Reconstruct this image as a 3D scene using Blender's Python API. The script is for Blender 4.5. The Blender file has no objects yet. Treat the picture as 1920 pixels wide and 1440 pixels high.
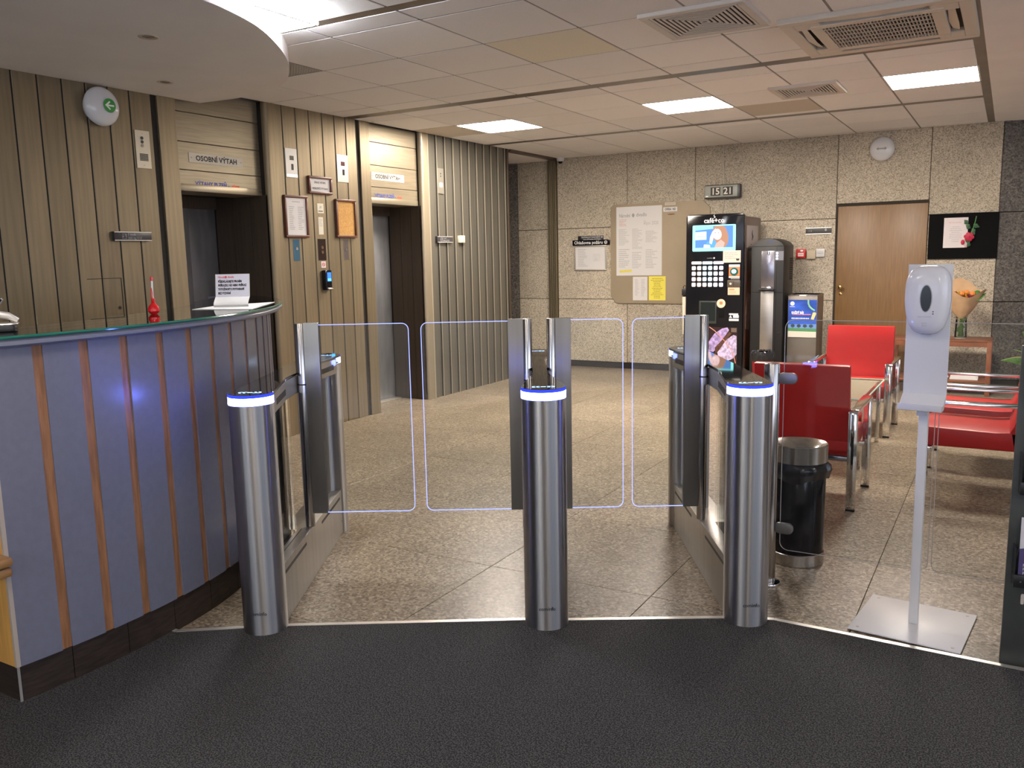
import bpy, bmesh, math, random
from mathutils import Vector, Matrix
random.seed(7)
S = bpy.context.scene
COL = S.collection
R = math.radians

# ------------------------------------------------------------------ camera
F, CX, CY = 1592.5, 960.0, 720.0
PITCH, ROLL, YAW = 0.148528319, -0.021089706, -0.528517603
CAMZ, CEIL = 1.4531, 2.7031
def _rot():
    B = Matrix(((1,0,0),(0,0,-1),(0,1,0)))
    c,s = math.cos(YAW),math.sin(YAW); Rz = Matrix(((c,-s,0),(s,c,0),(0,0,1)))
    c,s = math.cos(PITCH),math.sin(PITCH); Rx = Matrix(((1,0,0),(0,c,-s),(0,s,c)))
    c,s = math.cos(ROLL),math.sin(ROLL); Rr = Matrix(((c,-s,0),(s,c,0),(0,0,1)))
    return Rr @ Rx @ B @ Rz
RM = _rot()
cam = bpy.data.cameras.new('camera'); camo = bpy.data.objects.new('camera', cam); COL.objects.link(camo)
cam.sensor_width = 36; cam.lens = 36*F/1920; cam.clip_start = .05
m = Matrix((RM[0], -RM[1], -RM[2])).transposed().to_4x4()
m.translation = (0,0,CAMZ); camo.matrix_world = m
S.camera = camo
# ------------------------------------------------------------------ world, view
w = bpy.data.worlds.new('World'); S.world = w; w.use_nodes = True
w.node_tree.nodes['Background'].inputs[0].default_value = (.72,.80,1.0,1)
w.node_tree.nodes['Background'].inputs[1].default_value = 2.0
S.view_settings.view_transform = 'Standard'; S.view_settings.look = 'None'
S.view_settings.gamma = 1; S.view_settings.use_curve_mapping = False
S.view_settings.exposure = 1.22
S.cycles.max_bounces = 8; S.cycles.diffuse_bounces = 4; S.cycles.glossy_bounces = 4
S.cycles.transparent_max_bounces = 24; S.cycles.sample_clamp_indirect = 6
S.cycles.use_denoising = True
WARM = (1.0,.89,.78); COOL = (.93,.95,1.0); MIDW = (1.0,.88,.76)
PANEL_W, COVE_W, REAR_W = 44.0, 45.0, 11.0   # strengths of lit ceiling panels

# ------------------------------------------------------------------ pixel -> world on known planes
def ray(px, py):
    return RM.transposed() @ Vector(((px-CX)/F, (py-CY)/F, 1))
def onx(px, py, x):
    d = ray(px,py); d = d*(x/d.x); return Vector((d.x,d.y,d.z+CAMZ))
def ony(px, py, y):
    d = ray(px,py); d = d*(y/d.y); return Vector((d.x,d.y,d.z+CAMZ))
def onz(px, py, z):
    d = ray(px,py); d = d*((z-CAMZ)/d.z); return Vector((d.x,d.y,d.z+CAMZ))
WX, WY = -5.15, 10.12    # elevator wall plane, back wall plane

# ------------------------------------------------------------------ materials
MATS = {}
def mat(name, col, rough=.5, metal=0., var=0., scale=20., stretch=(1,1,1), bump=0., bscale=None, emis=None, estr=0., spec=.5, coat=0., aniso=0., col2=None, detail=3):
    if name in MATS: return MATS[name]
    M = bpy.data.materials.new(name); M.use_nodes = True; MATS[name] = M
    nt = M.node_tree; b = nt.nodes['Principled BSDF']
    b.inputs['Base Color'].default_value = (*col,1); b.inputs['Roughness'].default_value = rough
    b.inputs['Metallic'].default_value = metal; b.inputs['Specular IOR Level'].default_value = spec
    b.inputs['Coat Weight'].default_value = coat; b.inputs['Anisotropic'].default_value = aniso
    if emis: b.inputs['Emission Color'].default_value = (*emis,1); b.inputs['Emission Strength'].default_value = estr
    if var or bump:
        tc = nt.nodes.new('ShaderNodeTexCoord'); mp = nt.nodes.new('ShaderNodeMapping')
        geo = nt.nodes.new('ShaderNodeNewGeometry')
        nt.links.new(geo.outputs['Position'], mp.inputs[0]); mp.inputs['Scale'].default_value = stretch
        nz = nt.nodes.new('ShaderNodeTexNoise'); nz.inputs['Scale'].default_value = scale; nz.inputs['Detail'].default_value = detail
        nt.links.new(mp.outputs[0], nz.inputs['Vector'])
        if var:
            rp = nt.nodes.new('ShaderNodeValToRGB')
            a = tuple(max(0,c*(1-var)) for c in col); d = col2 if col2 else tuple(min(1,c*(1+var)) for c in col)
            rp.color_ramp.elements[0].color = (*a,1); rp.color_ramp.elements[0].position = .35
            rp.color_ramp.elements[1].color = (*d,1); rp.color_ramp.elements[1].position = .65
            nt.links.new(nz.outputs['Fac'], rp.inputs[0]); nt.links.new(rp.outputs[0], b.inputs['Base Color'])
        if bump:
            n2 = nz
            if bscale:
                n2 = nt.nodes.new('ShaderNodeTexNoise'); n2.inputs['Scale'].default_value = bscale; n2.inputs['Detail'].default_value = 2
                nt.links.new(mp.outputs[0], n2.inputs['Vector'])
            bp = nt.nodes.new('ShaderNodeBump'); bp.inputs['Strength'].default_value = bump; bp.inputs['Distance'].default_value = .002
            nt.links.new(n2.outputs['Fac'], bp.inputs['Height']); nt.links.new(bp.outputs[0], b.inputs['Normal'])
    return M
def emat(name, col, s):
    if name in MATS: return MATS[name]
    M = bpy.data.materials.new(name); M.use_nodes = True; MATS[name] = M
    nt = M.node_tree; nt.nodes.remove(nt.nodes['Principled BSDF'])
    e = nt.nodes.new('ShaderNodeEmission'); e.inputs[0].default_value = (*col,1); e.inputs[1].default_value = s
    nt.links.new(e.outputs[0], nt.nodes['Material Output'].inputs[0]); return M
def glassmat(name, tint=(1,1,1), refl=1.0, ior=1.5, rough=0.):
    if name in MATS: return MATS[name]
    M = bpy.data.materials.new(name); M.use_nodes = True; MATS[name] = M
    nt = M.node_tree; nt.nodes.remove(nt.nodes['Principled BSDF'])
    t = nt.nodes.new('ShaderNodeBsdfTransparent'); t.inputs[0].default_value = (*tint,1)
    g = nt.nodes.new('ShaderNodeBsdfGlossy'); g.inputs['Roughness'].default_value = rough
    fr = nt.nodes.new('ShaderNodeFresnel'); fr.inputs[0].default_value = ior
    mu = nt.nodes.new('ShaderNodeMath'); mu.operation='MULTIPLY'; mu.inputs[1].default_value = refl; mu.use_clamp = True
    mx = nt.nodes.new('ShaderNodeMixShader')
    nt.links.new(fr.outputs[0], mu.inputs[0]); nt.links.new(mu.outputs[0], mx.inputs[0])
    nt.links.new(t.outputs[0], mx.inputs[1]); nt.links.new(g.outputs[0], mx.inputs[2])
    nt.links.new(mx.outputs[0], nt.nodes['Material Output'].inputs[0]); return M
def speckle(name, cols, scale, rough, bump=0., spec=.5, big=.25, seam=None):
    """stone of several coloured grains: voronoi cells picked by a ramp"""
    if name in MATS: return MATS[name]
    M = bpy.data.materials.new(name); M.use_nodes = True; MATS[name] = M
    nt = M.node_tree; b = nt.nodes['Principled BSDF']; b.inputs['Roughness'].default_value = rough
    b.inputs['Specular IOR Level'].default_value = spec
    geo = nt.nodes.new('ShaderNodeNewGeometry')
    vo = nt.nodes.new('ShaderNodeTexVoronoi'); vo.inputs['Scale'].default_value = scale; vo.inputs['Randomness'].default_value = 1
    nt.links.new(geo.outputs['Position'], vo.inputs['Vector'])
    sp = nt.nodes.new('ShaderNodeSeparateColor'); nt.links.new(vo.outputs['Color'], sp.inputs[0])
    nz = nt.nodes.new('ShaderNodeTexNoise'); nz.inputs['Scale'].default_value = scale*.55; nz.inputs['Detail'].default_value = 4
    nt.links.new(geo.outputs['Position'], nz.inputs['Vector'])
    mxv = nt.nodes.new('ShaderNodeMath'); mxv.operation='MULTIPLY_ADD'; mxv.inputs[1].default_value = .55
    nt.links.new(sp.outputs[0], mxv.inputs[0])
    m2 = nt.nodes.new('ShaderNodeMath'); m2.operation='MULTIPLY'; m2.inputs[1].default_value = .5
    nt.links.new(nz.outputs['Fac'], m2.inputs[0]); nt.links.new(m2.outputs[0], mxv.inputs[2])
    rp = nt.nodes.new('ShaderNodeValToRGB'); cr = rp.color_ramp; n = len(cols)
    cr.elements[0].position = .12; cr.elements[0].color = (*cols[0],1)
    cr.elements[1].position = .85; cr.elements[1].color = (*cols[-1],1)
    for i in range(1,n-1):
        e = cr.elements.new(.12+.73*i/(n-1)); e.color = (*cols[i],1)
    nt.links.new(mxv.outputs[0], rp.inputs[0])
    n3 = nt.nodes.new('ShaderNodeTexNoise'); n3.inputs['Scale'].default_value = 1.7; n3.inputs['Detail'].default_value = 3
    nt.links.new(geo.outputs['Position'], n3.inputs['Vector'])
    mr = nt.nodes.new('ShaderNodeMapRange'); mr.inputs['To Min'].default_value = 1-big; mr.inputs['To Max'].default_value = 1+big
    mr.inputs['From Min'].default_value=.3; mr.inputs['From Max'].default_value=.7
    nt.links.new(n3.outputs['Fac'], mr.inputs['Value'])
    oi = nt.nodes.new('ShaderNodeObjectInfo')
    mo = nt.nodes.new('ShaderNodeMapRange'); mo.inputs['To Min'].default_value = .93; mo.inputs['To Max'].default_value = 1.07
    nt.links.new(oi.outputs['Random'], mo.inputs['Value'])
    mm = nt.nodes.new('ShaderNodeMath'); mm.operation='MULTIPLY'; nt.links.new(mr.outputs[0], mm.inputs[0]); nt.links.new(mo.outputs[0], mm.inputs[1])
    vm = nt.nodes.new('ShaderNodeVectorMath'); vm.operation='SCALE'
    nt.links.new(rp.outputs[0], vm.inputs[0]); nt.links.new(mm.outputs[0], vm.inputs['Scale'])
    nt.links.new(vm.outputs[0], b.inputs['Base Color'])
    if bump:
        bp = nt.nodes.new('ShaderNodeBump'); bp.inputs['Strength'].default_value = bump; bp.inputs['Distance'].default_value = .003
        nt.links.new(mxv.outputs[0], bp.inputs['Height']); nt.links.new(bp.outputs[0], b.inputs['Normal'])
    return M
def objvar(M, lo=.9, hi=1.1):
    """slight tone difference from one board or tile to the next"""
    nt = M.node_tree; b = nt.nodes['Principled BSDF']; inp = b.inputs['Base Color']
    oi = nt.nodes.new('ShaderNodeObjectInfo'); mo = nt.nodes.new('ShaderNodeMapRange')
    mo.inputs['To Min'].default_value = lo; mo.inputs['To Max'].default_value = hi
    nt.links.new(oi.outputs['Random'], mo.inputs['Value'])
    vm = nt.nodes.new('ShaderNodeVectorMath'); vm.operation='SCALE'
    if inp.is_linked: nt.links.new(inp.links[0].from_socket, vm.inputs[0])
    else: vm.inputs[0].default_value = inp.default_value[:3]
    nt.links.new(mo.outputs[0], vm.inputs['Scale']); nt.links.new(vm.outputs[0], inp); return M

floor_m = speckle('granite_floor', [(0.0276,0.0205,0.0142),(0.1145,0.0869,0.0592),(0.2053,0.1619,0.1105),(0.2764,0.2211,0.1579),(0.4422,0.3711,0.2922)], 95, .34, .05, .5, .16)
stone_m = speckle('exposed_stone', [(0.1302,0.1097,0.0791),(0.3069,0.2651,0.2),(0.4464,0.3906,0.3023),(0.5208,0.4557,0.3581),(0.6324,0.558,0.4464)], 120, .85, .5, .3, .1)
dstone_m = speckle('dark_stone_and_shade', [(0.0306,0.0272,0.0245),(0.068,0.0612,0.0544),(0.102,0.0918,0.0802),(0.136,0.1224,0.1074),(0.1836,0.17,0.1462)], 70, .6, .2, .4, .2)  # dark stone of the right wall; also paints shade on the rounded corner
tileC_m = objvar(mat('ceiling_tile', (.82,.80,.785), .9, 0, .03, 160, bump=.15), .95, 1.04)
tileY_m = mat('yellowed_tile', (.76,.71,.58), .9, 0, .04, 160)
tileB_m = mat('brown_tile', (.56,.50,.42), .9, 0, .05, 120)
grid_m = mat('grid_rail', (.25,.23,.21), .6)
slot_m = mat('bronze_slot', (.16,.13,.10), .35, .7, .15, 6)
plaster_m = mat('plaster', (.80,.775,.75), .85, 0, .02, 3)
soffit_m = mat('soffit_plaster', (.80,.76,.73), .85, 0, .02, 3)
board_m = objvar(mat('bronze_board', (0.223048,0.17499,0.106812), .42, .55, .10, 5, (9,9,.35), bump=.03, bscale=60), .86, 1.12)
boardR_m = objvar(mat('bronze_board_grey', (0.1588,0.1479,0.1191), .42, .55, .08, 5, (9,9,.35)), .92, 1.06)
header_m = mat('bronze_header', (0.258,0.215,0.1462), .40, .55, .10, 7, (9,.6,12))
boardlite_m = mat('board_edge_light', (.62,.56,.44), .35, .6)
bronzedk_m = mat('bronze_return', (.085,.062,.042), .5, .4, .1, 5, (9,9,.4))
void_m = mat('dark_gap', (.012,.009,.007), .8)
liftdoor_m = mat('lift_door_steel', (.26,.26,.27), .38, .6, .2, 3, (3,3,.6))
steel_m = mat('brushed_steel', (0.4284,0.4162,0.4039), .20, 1., .08, 60, (1,1,.02), aniso=.4)
steelv_m = mat('bollard_steel', (0.3834,0.3764,0.3694), .34, 1., .05, 90, (1,1,.004), aniso=.97)
_nt=steelv_m.node_tree; _tg=_nt.nodes.new('ShaderNodeTangent'); _tg.direction_type='RADIAL'; _tg.axis='Z'
_nt.links.new(_tg.outputs[0], _nt.nodes['Principled BSDF'].inputs['Tangent']); _nt.nodes['Principled BSDF'].inputs['Anisotropic Rotation'].default_value=.25
steelm_m = mat('satin_steel', (0.4488,0.4338,0.4039), .42, 1., .05, 30, (1,1,.05))
clamp_m = mat('clamp_steel', (.36,.345,.31), .30, 1., .05, 30, (1,1,.05))
chrome_m = mat('chrome', (.78,.77,.76), .08, 1.)
alu_m = mat('aluminium_strip', (.80,.77,.72), .35, .8)
blackgl_m = mat('black_glass', (.012,.011,.011), .03, 0, spec=.4)
black_m = mat('black_plastic', (0.0126,0.0126,0.0133), .38)
blackm_m = mat('black_matte', (.006,.006,.006), .9, spec=.1)
blackgloss_m = mat('black_gloss', (.008,.008,.010), .10, spec=.25)
slotdk_m = mat('slot_dark', (.015,.014,.014), .5)
white_m = mat('white_plastic', (0.6512,0.6424,0.6336), .3)
whitem_m = mat('white_lacquer', (0.656,0.656,0.664), .42)
paper_m = mat('paper', (0.6708,0.6536,0.6364), .8)
paperl_m = mat('paper_lilac', (.72,.71,.78), .6)
ink_m = mat('ink', (.03,.03,.035), .8)
inkg_m = mat('ink_grey', (.36,.35,.35), .8)
inkr_m = mat('ink_red', (.55,.05,.05), .8)
inkb_m = mat('ink_blue', (.03,.05,.32), .8)
inkrd_m = mat('ink_bright_red', (.75,.05,.02), .8)
inkw_m = mat('ink_white', (.85,.85,.85), .7)
red_m = mat('red_leather', (0.3552,0.013,0.013), .38, 0, .06, 6, bump=.05, bscale=300, spec=.3)
redp_m = mat('red_plastic', (.62,.01,.012), .12, spec=.6)
carpet_m = mat('charcoal_carpet', (0.0115,0.0112,0.0112), .95, 0, .7, 210, (1,1,1), bump=.9, col2=(.062,.060,.059), detail=1)
for _e,_p in zip([n for n in carpet_m.node_tree.nodes if n.type=='VALTORGB'][0].color_ramp.elements,(.43,.60)): _e.position=_p
cpanel_m = mat('counter_laminate', (0.1554,0.1628,0.2146), .27, 0, .03, 40, spec=.5)
crail_m = mat('counter_rim', (0.176,0.188,0.248), .35)
cherry_m = mat('cherry_strip', (0.2805,0.1318,0.0595), .4, 0, .25, 12, (6,6,.6))
oak_m = mat('oak_veneer', (0.2189,0.1216,0.0486), .38, 0, .12, 6, (14,14,.7))
oake_m = mat('end_panel_oak', (.62,.33,.08), .45, 0, .15, 5, (9,9,.7))
plinth_m = mat('plinth_dark_wood', (0.0292,0.0195,0.0143), .45, 0, .35, 8, (2,2,14))
frame_m = mat('mahogany_frame', (0.128,0.044,0.024), .35, 0, .15, 20)
cork_m = mat('cork', (0.48,0.264,0.08), .9, 0, .2, 120)
tablew_m = mat('table_wood', (0.216,0.076,0.036), .35, 0, .15, 8, (2,12,2))
brass_m = mat('brass', (.80,.58,.25), .2, 1.)
kraft_m = mat('kraft_paper', (0.4675,0.306,0.17), .8, 0, .08, 12)
green_m = mat('leaf_green', (.07,.22,.05), .5); dgreen_m = mat('rose_leaf', (.03,.10,.04), .55)
yel_m = mat('petal_yellow', (.85,.55,.05), .6); orange_m = mat('petal_orange', (.80,.25,.05), .6); burg_m = mat('petal_burgundy', (.20,.03,.04), .6)
rose_m = mat('rose_red', (.50,.02,.06), .5)
glass_m = glassmat('clear_glass', (.96,.97,.965), .4)
gateglass_m = glassmat('gate_glass', (.97,.985,.985), 1.0)
ctop_m = glassmat('green_counter_glass', (.66,.75,.68), 1.2)
edgeg_m = mat('green_glass_edge', (.02,.16,.11), .12, spec=.7)
tabg_m = glassmat('table_glass', (.86,.92,.89), .5)
faintedge_m = mat('glass_edge_pale', (.42,.40,.38), .3)
litedge_m = emat('lit_glass_edge', (.30,.36,1.0), .95)
ring_m = emat('ring_glow', (.12,.17,1.0), 28.0)
band_m = emat('ring_band_blue', (.03,.05,.55), .8)
ringend_m = emat('ring_glow_far', (.55,.75,1.0), 3.0)
sym_m = emat('symbol_glow', (.35,.6,1.0), 2.2)
panel_m = emat('panel_glow', WARM, PANEL_W); cove_m = emat('cool_panel_glow', COOL, COVE_W); rear_m = emat('rear_panel_glow', MIDW, REAR_W)
day_m = emat('blue_daylight', (.35,.55,1.0), 1.6)

# ------------------------------------------------------------------ mesh builder
class MB:
    def __init__(s): s.v=[]; s.f=[]
    def add(s, vs, fs):
        n=len(s.v); s.v += [tuple(v) for v in vs]; s.f += [tuple(i+n for i in f) for f in fs]; return s
    def box(s, x0,x1,y0,y1,z0,z1):
        return s.add([(x0,y0,z0),(x1,y0,z0),(x1,y1,z0),(x0,y1,z0),(x0,y0,z1),(x1,y0,z1),(x1,y1,z1),(x0,y1,z1)],
                     [(0,3,2,1),(4,5,6,7),(0,1,5,4),(1,2,6,5),(2,3,7,6),(3,0,4,7)])
    def prism(s, pts, a, b, ax='z'):
        """closed outline (counter-clockwise in the first two axes) pushed along ax"""
        n=len(pts)
        def P(p,t):
            return (p[0],p[1],t) if ax=='z' else ((p[0],t,p[1]) if ax=='y' else (t,p[0],p[1]))
        vs=[P(p,a) for p in pts]+[P(p,b) for p in pts]
        fs=[tuple(reversed(range(n))),tuple(range(n,2*n))]+[(i,(i+1)%n,(i+1)%n+n,i+n) for i in range(n)]
        return s.add(vs,fs)
    def lathe(s, prof, seg=32, c=(0,0), a0=0, a1=360):
        full = abs(a1-a0)>=359.9; n=seg if full else seg+1; k=len(prof); vs=[]; fs=[]
        for i in range(n):
            a=R(a0+(a1-a0)*i/seg)
            for r,z in prof: vs.append((c[0]+r*math.cos(a), c[1]+r*math.sin(a), z))
        for i in range(seg):
            j=(i+1)%n
            for q in range(k-1): fs.append((i*k+q, j*k+q, j*k+q+1, i*k+q+1))
        return s.add(vs,fs)
    def cyl(s, c, r, h, seg=24, ax='z', r2=None):
        r2 = r if r2 is None else r2; vs=[]; 
        for t,rr in ((0,r),(h,r2)):
            for i in range(seg):
                a=2*math.pi*i/seg; u,v=rr*math.cos(a),rr*math.sin(a)
                vs.append({'z':(c[0]+u,c[1]+v,c[2]+t),'y':(c[0]+u,c[1]+t,c[2]+v),'x':(c[0]+t,c[1]+u,c[2]+v)}[ax])
        fs=[tuple(reversed(range(seg))),tuple(range(seg,2*seg))]+[(i,(i+1)%seg,(i+1)%seg+seg,i+seg) for i in range(seg)]
        return s.add(vs,fs)
    def tube(s, pts, r, seg=8, closed=False):
        P=[Vector(p) for p in pts]; n=len(P); rings=[]
        up=None
        for i in range(n):
            if closed: t=(P[(i+1)%n]-P[i-1])
            else: t=P[min(i+1,n-1)]-P[max(i-1,0)]
            t.normalize()
            if up is None or abs(up.dot(t))>.95:
                up = Vector((0,0,1)) if abs(t.z)<.9 else Vector((0,1,0))
            a=t.cross(up).normalized(); b=a.cross(t).normalized(); up=b
            rr = r[i] if isinstance(r,(list,tuple)) else r
            rings.append([P[i]+a*rr*math.cos(2*math.pi*k/seg)+b*rr*math.sin(2*math.pi*k/seg) for k in range(seg)])
        vs=[v for q in rings for v in q]; fs=[]
        for i in range(n if closed else n-1):
            j=(i+1)%n
            for k in range(seg): fs.append((i*seg+k,i*seg+(k+1)%seg,j*seg+(k+1)%seg,j*seg+k))
        if not closed: fs += [tuple(reversed(range(seg))), tuple((n-1)*seg+k for k in range(seg))]
        return s.add(vs,fs)
    def ball(s, c, r, seg=14, ring=8, sc=(1,1,1), z0=-90):
        prof=[]
        vs=[];fs=[]
        for j in range(ring+1):
            b=R(z0+(90-z0)*j/ring)
            for i in range(seg):
                a=2*math.pi*i/seg; vs.append((c[0]+r*sc[0]*math.cos(b)*math.cos(a), c[1]+r*sc[1]*math.cos(b)*math.sin(a), c[2]+r*sc[2]*math.sin(b)))
        for j in range(ring):
            for i in range(seg): fs.append((j*seg+i,j*seg+(i+1)%seg,(j+1)*seg+(i+1)%seg,(j+1)*seg+i))
        return s.add(vs,fs)
    def mesh(s, name, m, bevel=0., smooth=False, seg=2):
        me=bpy.data.meshes.new(name); me.from_pydata(s.v,[],s.f); me.update()
        bm=bmesh.new(); bm.from_mesh(me)
        if s.f and smooth: bmesh.ops.remove_doubles(bm, verts=bm.verts, dist=1e-6)
        bmesh.ops.recalc_face_normals(bm, faces=bm.faces)
        if bevel:
            es=[e for e in bm.edges if len(e.link_faces)==2 and e.calc_face_angle(0)>R(40)]
            bmesh.ops.bevel(bm, geom=es, offset=bevel, segments=seg, affect='EDGES', profile=.5)
        bm.to_mesh(me); bm.free()
        if m: me.materials.append(m)
        if smooth or bevel:
            for p in me.polygons: p.use_smooth=True
            me.set_sharp_from_angle(angle=R(35))
        return me
    def build(s, name, m, parent=None, **k):
        return link(name, s.mesh(name,m,**k), parent)
def link(name, me, parent=None, loc=None, rz=None):
    o=bpy.data.objects.new(name,me); COL.objects.link(o)
    if parent: o.parent=parent
    if loc is not None: o.location=loc
    if rz is not None: o.rotation_euler=(0,0,rz)
    return o
def tag(o,label,cat,group=None):
    o['label']=label; o['category']=cat
    if group: o['group']=group
    return o
def thing(name,label,cat,loc=(0,0,0),rz=0,group=None):
    return tag(link(name,None,None,loc,rz),label,cat,group)
def struct(o): o['kind']='structure'; return o
def rrect(x0,x1,z0,z1,r,n=5):
    pts=[]
    for cx,cz,a0 in ((x1-r,z0+r,-90),(x1-r,z1-r,0),(x0+r,z1-r,90),(x0+r,z0+r,180)):
        for i in range(n+1):
            a=R(a0+90*i/n); pts.append((cx+r*math.cos(a),cz+r*math.sin(a)))
    return pts
def ell(cx,cz,rx,rz,n=24,rot=0):
    c,s=math.cos(rot),math.sin(rot); out=[]
    for i in range(n):
        a=2*math.pi*i/n; u,v=rx*math.cos(a),rz*math.sin(a); out.append((cx+u*c-v*s,cz+u*s+v*c))
    return out
def text(body,size,m,parent,x,z,y=-.001,align='CENTER',name='lettering',bold=0.,width=None):
    """flat print standing in the local XZ plane of its parent, facing -Y"""
    cu=bpy.data.curves.new(name,'FONT'); cu.body=body; cu.size=size; cu.align_x=align; cu.align_y='CENTER'; cu.resolution_u=2
    cu.offset=bold; cu.extrude=0
    ob=bpy.data.objects.new('tmp',cu); COL.objects.link(ob)
    dg=bpy.context.evaluated_depsgraph_get(); me=bpy.data.meshes.new_from_object(ob.evaluated_get(dg))
    bpy.data.objects.remove(ob); bpy.data.curves.remove(cu)
    sx=1.
    if width and me.vertices:
        xs=[v.co.x for v in me.vertices]; sx=width/max(1e-6,max(xs)-min(xs))
    for v in me.vertices: v.co=Vector((v.co.x*sx+x, y, v.co.y+z))
    me.materials.clear(); me.materials.append(m); me.name=name
    return link(name,me,parent)
def print_lines(parent,x0,x1,z0,z1,n,m,y=-.001,fill=.45,jit=.35,name='printed_text',center=False):
    b=MB(); h=(z1-z0)/n
    for i in range(n):
        z=z1-(i+.5)*h; L=(x1-x0)*(1-jit*random.random())
        a=x0 if not center else (x0+x1)/2-L/2
        x=a
        while x<a+L-.002:
            wl=(x1-x0)*random.uniform(.06,.2); xe=min(x+wl,a+L)
            b.add([(x,y,z-h*fill/2),(xe,y,z-h*fill/2),(xe,y,z+h*fill/2),(x,y,z+h*fill/2)],[(0,1,2,3)]); x=xe+(x1-x0)*.025
    return b.build(name,m,parent)
def flat(parent,name,pts,m,y): # flat print
    b=MB(); b.add([(p[0],y,p[1]) for p in pts],[tuple(range(len(pts)))]); return b.build(name,m,parent)
def wallbox(wall,px0,py0,px1,py1,rev=False):
    """centre, width, height of the rectangle seen between two photo corners on a wall"""
    a=onx(px0,py0,WX) if wall=='L' else ony(px0,py0,WY); b=onx(px1,py1,WX) if wall=='L' else ony(px1,py1,WY)
    c=(a+b)/2
    if wall=='L': return Vector((WX,c.y,c.z)),abs(b.y-a.y),abs(a.z-b.z),R(90)
    return Vector((c.x,WY,c.z)),abs(b.x-a.x),abs(a.z-b.z),0.
def wthing(name,label,cat,wall,px0,py0,px1,py1,group=None,off=0.):
    c,wd,h,rz=wallbox(wall,px0,py0,px1,py1)
    if wall=='L': c.x+=off
    else: c.y-=off
    return thing(name,label,cat,c,rz,group),wd,h
BO=.004   # boards stand this far proud of the wall plane
# ================================================================== SETTING
YB=-5.0; XR=6.0
fl=struct(MB().box(-7.2,XR,YB,11,-.12,-.004).build('floor',mat('floor_joint',(.05,.04,.03),.8)))
MB().box(-7.2,XR,YB,-.8,-.01,.004).build('bounce_floor',mat('bounce_stone',(.62,.58,.52),.4,0,.06,4),fl)  # pale stone added out of view to bounce light up to the ceiling
tm=MB().box(.0015,.7985,.0015,.8645,-.02,0).mesh('floor_tile',floor_m,bevel=.0008,seg=1)
for i in range(-8,7):
    for j in range(-2,9):
        x=-.452+.8*i; y=3.285+.866*j
        if x<-7.1 or x>XR-.8 or y>10.2: continue
        if x>1.6 and y>5: continue
        link('floor_tile',tm,fl,(x,y,0))
# carpet and its metal edge
edge=[(-5.15,2.0),(-2.783,2.083),(-2.446,2.319),(-1.616,2.8125),(-1.445,2.90),(-.90,3.206),(-.728,3.274),(.12,3.25),(XR,3.2)]
cp=[(XR,-.9),(XR,3.2)]+list(reversed(edge))[1:]+[(-5.15,-.9)]
ca=struct(MB().prism(cp,0.0005,.009).build('floor',carpet_m)); ca.name='floor_carpet'
st=MB()
for a,b in zip(edge[:-1],edge[1:]):
    A=Vector(a);B_=Vector(b);n=(B_-A).normalized();n=Vector((-n.y,n.x))*.011
    st.add([(A.x-n.x,A.y-n.y,.0105),(B_.x-n.x,B_.y-n.y,.0105),(B_.x+n.x,B_.y+n.y,.0105),(A.x+n.x,A.y+n.y,.0105),
            (A.x-n.x,A.y-n.y,0),(B_.x-n.x,B_.y-n.y,0),(B_.x+n.x,B_.y+n.y,0),(A.x+n.x,A.y+n.y,0)],
           [(0,1,2,3),(0,4,5,1),(3,2,6,7),(1,5,6,2),(0,3,7,4)])
struct(st.build('trim_1',alu_m))

# ---- ceiling
ce=struct(MB().box(-7.2,XR,YB,11,CEIL+.02,CEIL+.14).build('ceiling',mat('ceiling_void',(.3,.27,.24),.9)))
GX,T=-2.762,.625
def xs(): return [GX+T*i for i in range(-4,5)]
zones=[([.727,1.352,1.977,2.602,3.227,3.57],None),([3.645,3.852,4.477,5.102,5.727,5.972],None),([6.10,6.345,6.97,7.595,8.22,8.34],None),([8.46,8.68,9.305,9.93,10.12],None)]
special={(-5,6.97):tileB_m,(0,0):None}
tcache={}
def ctile(x0,x1,y0,y1,m,z=0):
    k=(round(x1-x0,3),round(y1-y0,3),m.name)
    if k not in tcache: tcache[k]=MB().box(.007,x1-x0-.007,.007,y1-y0-.007,-.004,.012).mesh('ceiling_tile',m,bevel=.002,seg=1)
    return link('ceiling_tile',tcache[k],ce,(x0,y0,CEIL+z))
lamp_cells={(-4.637,6.97),(-2.762,6.97),(-.887,6.97)}
for ys,_ in zones:
    cols=[-5.15]+[x for x in xs() if x>-5.1]
    for x0,x1 in zip(cols[:-1],cols[1:]):
        for y0,y1 in zip(ys[:-1],ys[1:]):
            if y0==6.97 and any(abs(x0-c[0])<.02 for c in lamp_cells): continue
            if abs(x0+4.012)<.02 and y0==2.602: continue
            m_=tileC_m
            if y0==6.97 and x0<-5.1: m_=tileB_m
            if y0==7.595 and abs(x0+2.137)<.02: m_=tileB_m
            if y0==4.477 and abs(x0+2.762)<.02: m_=tileY_m
            if y0==3.852 and abs(x0+4.637)<.02:
                continue
            ctile(x0,x1,y0,y1,m_)
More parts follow.
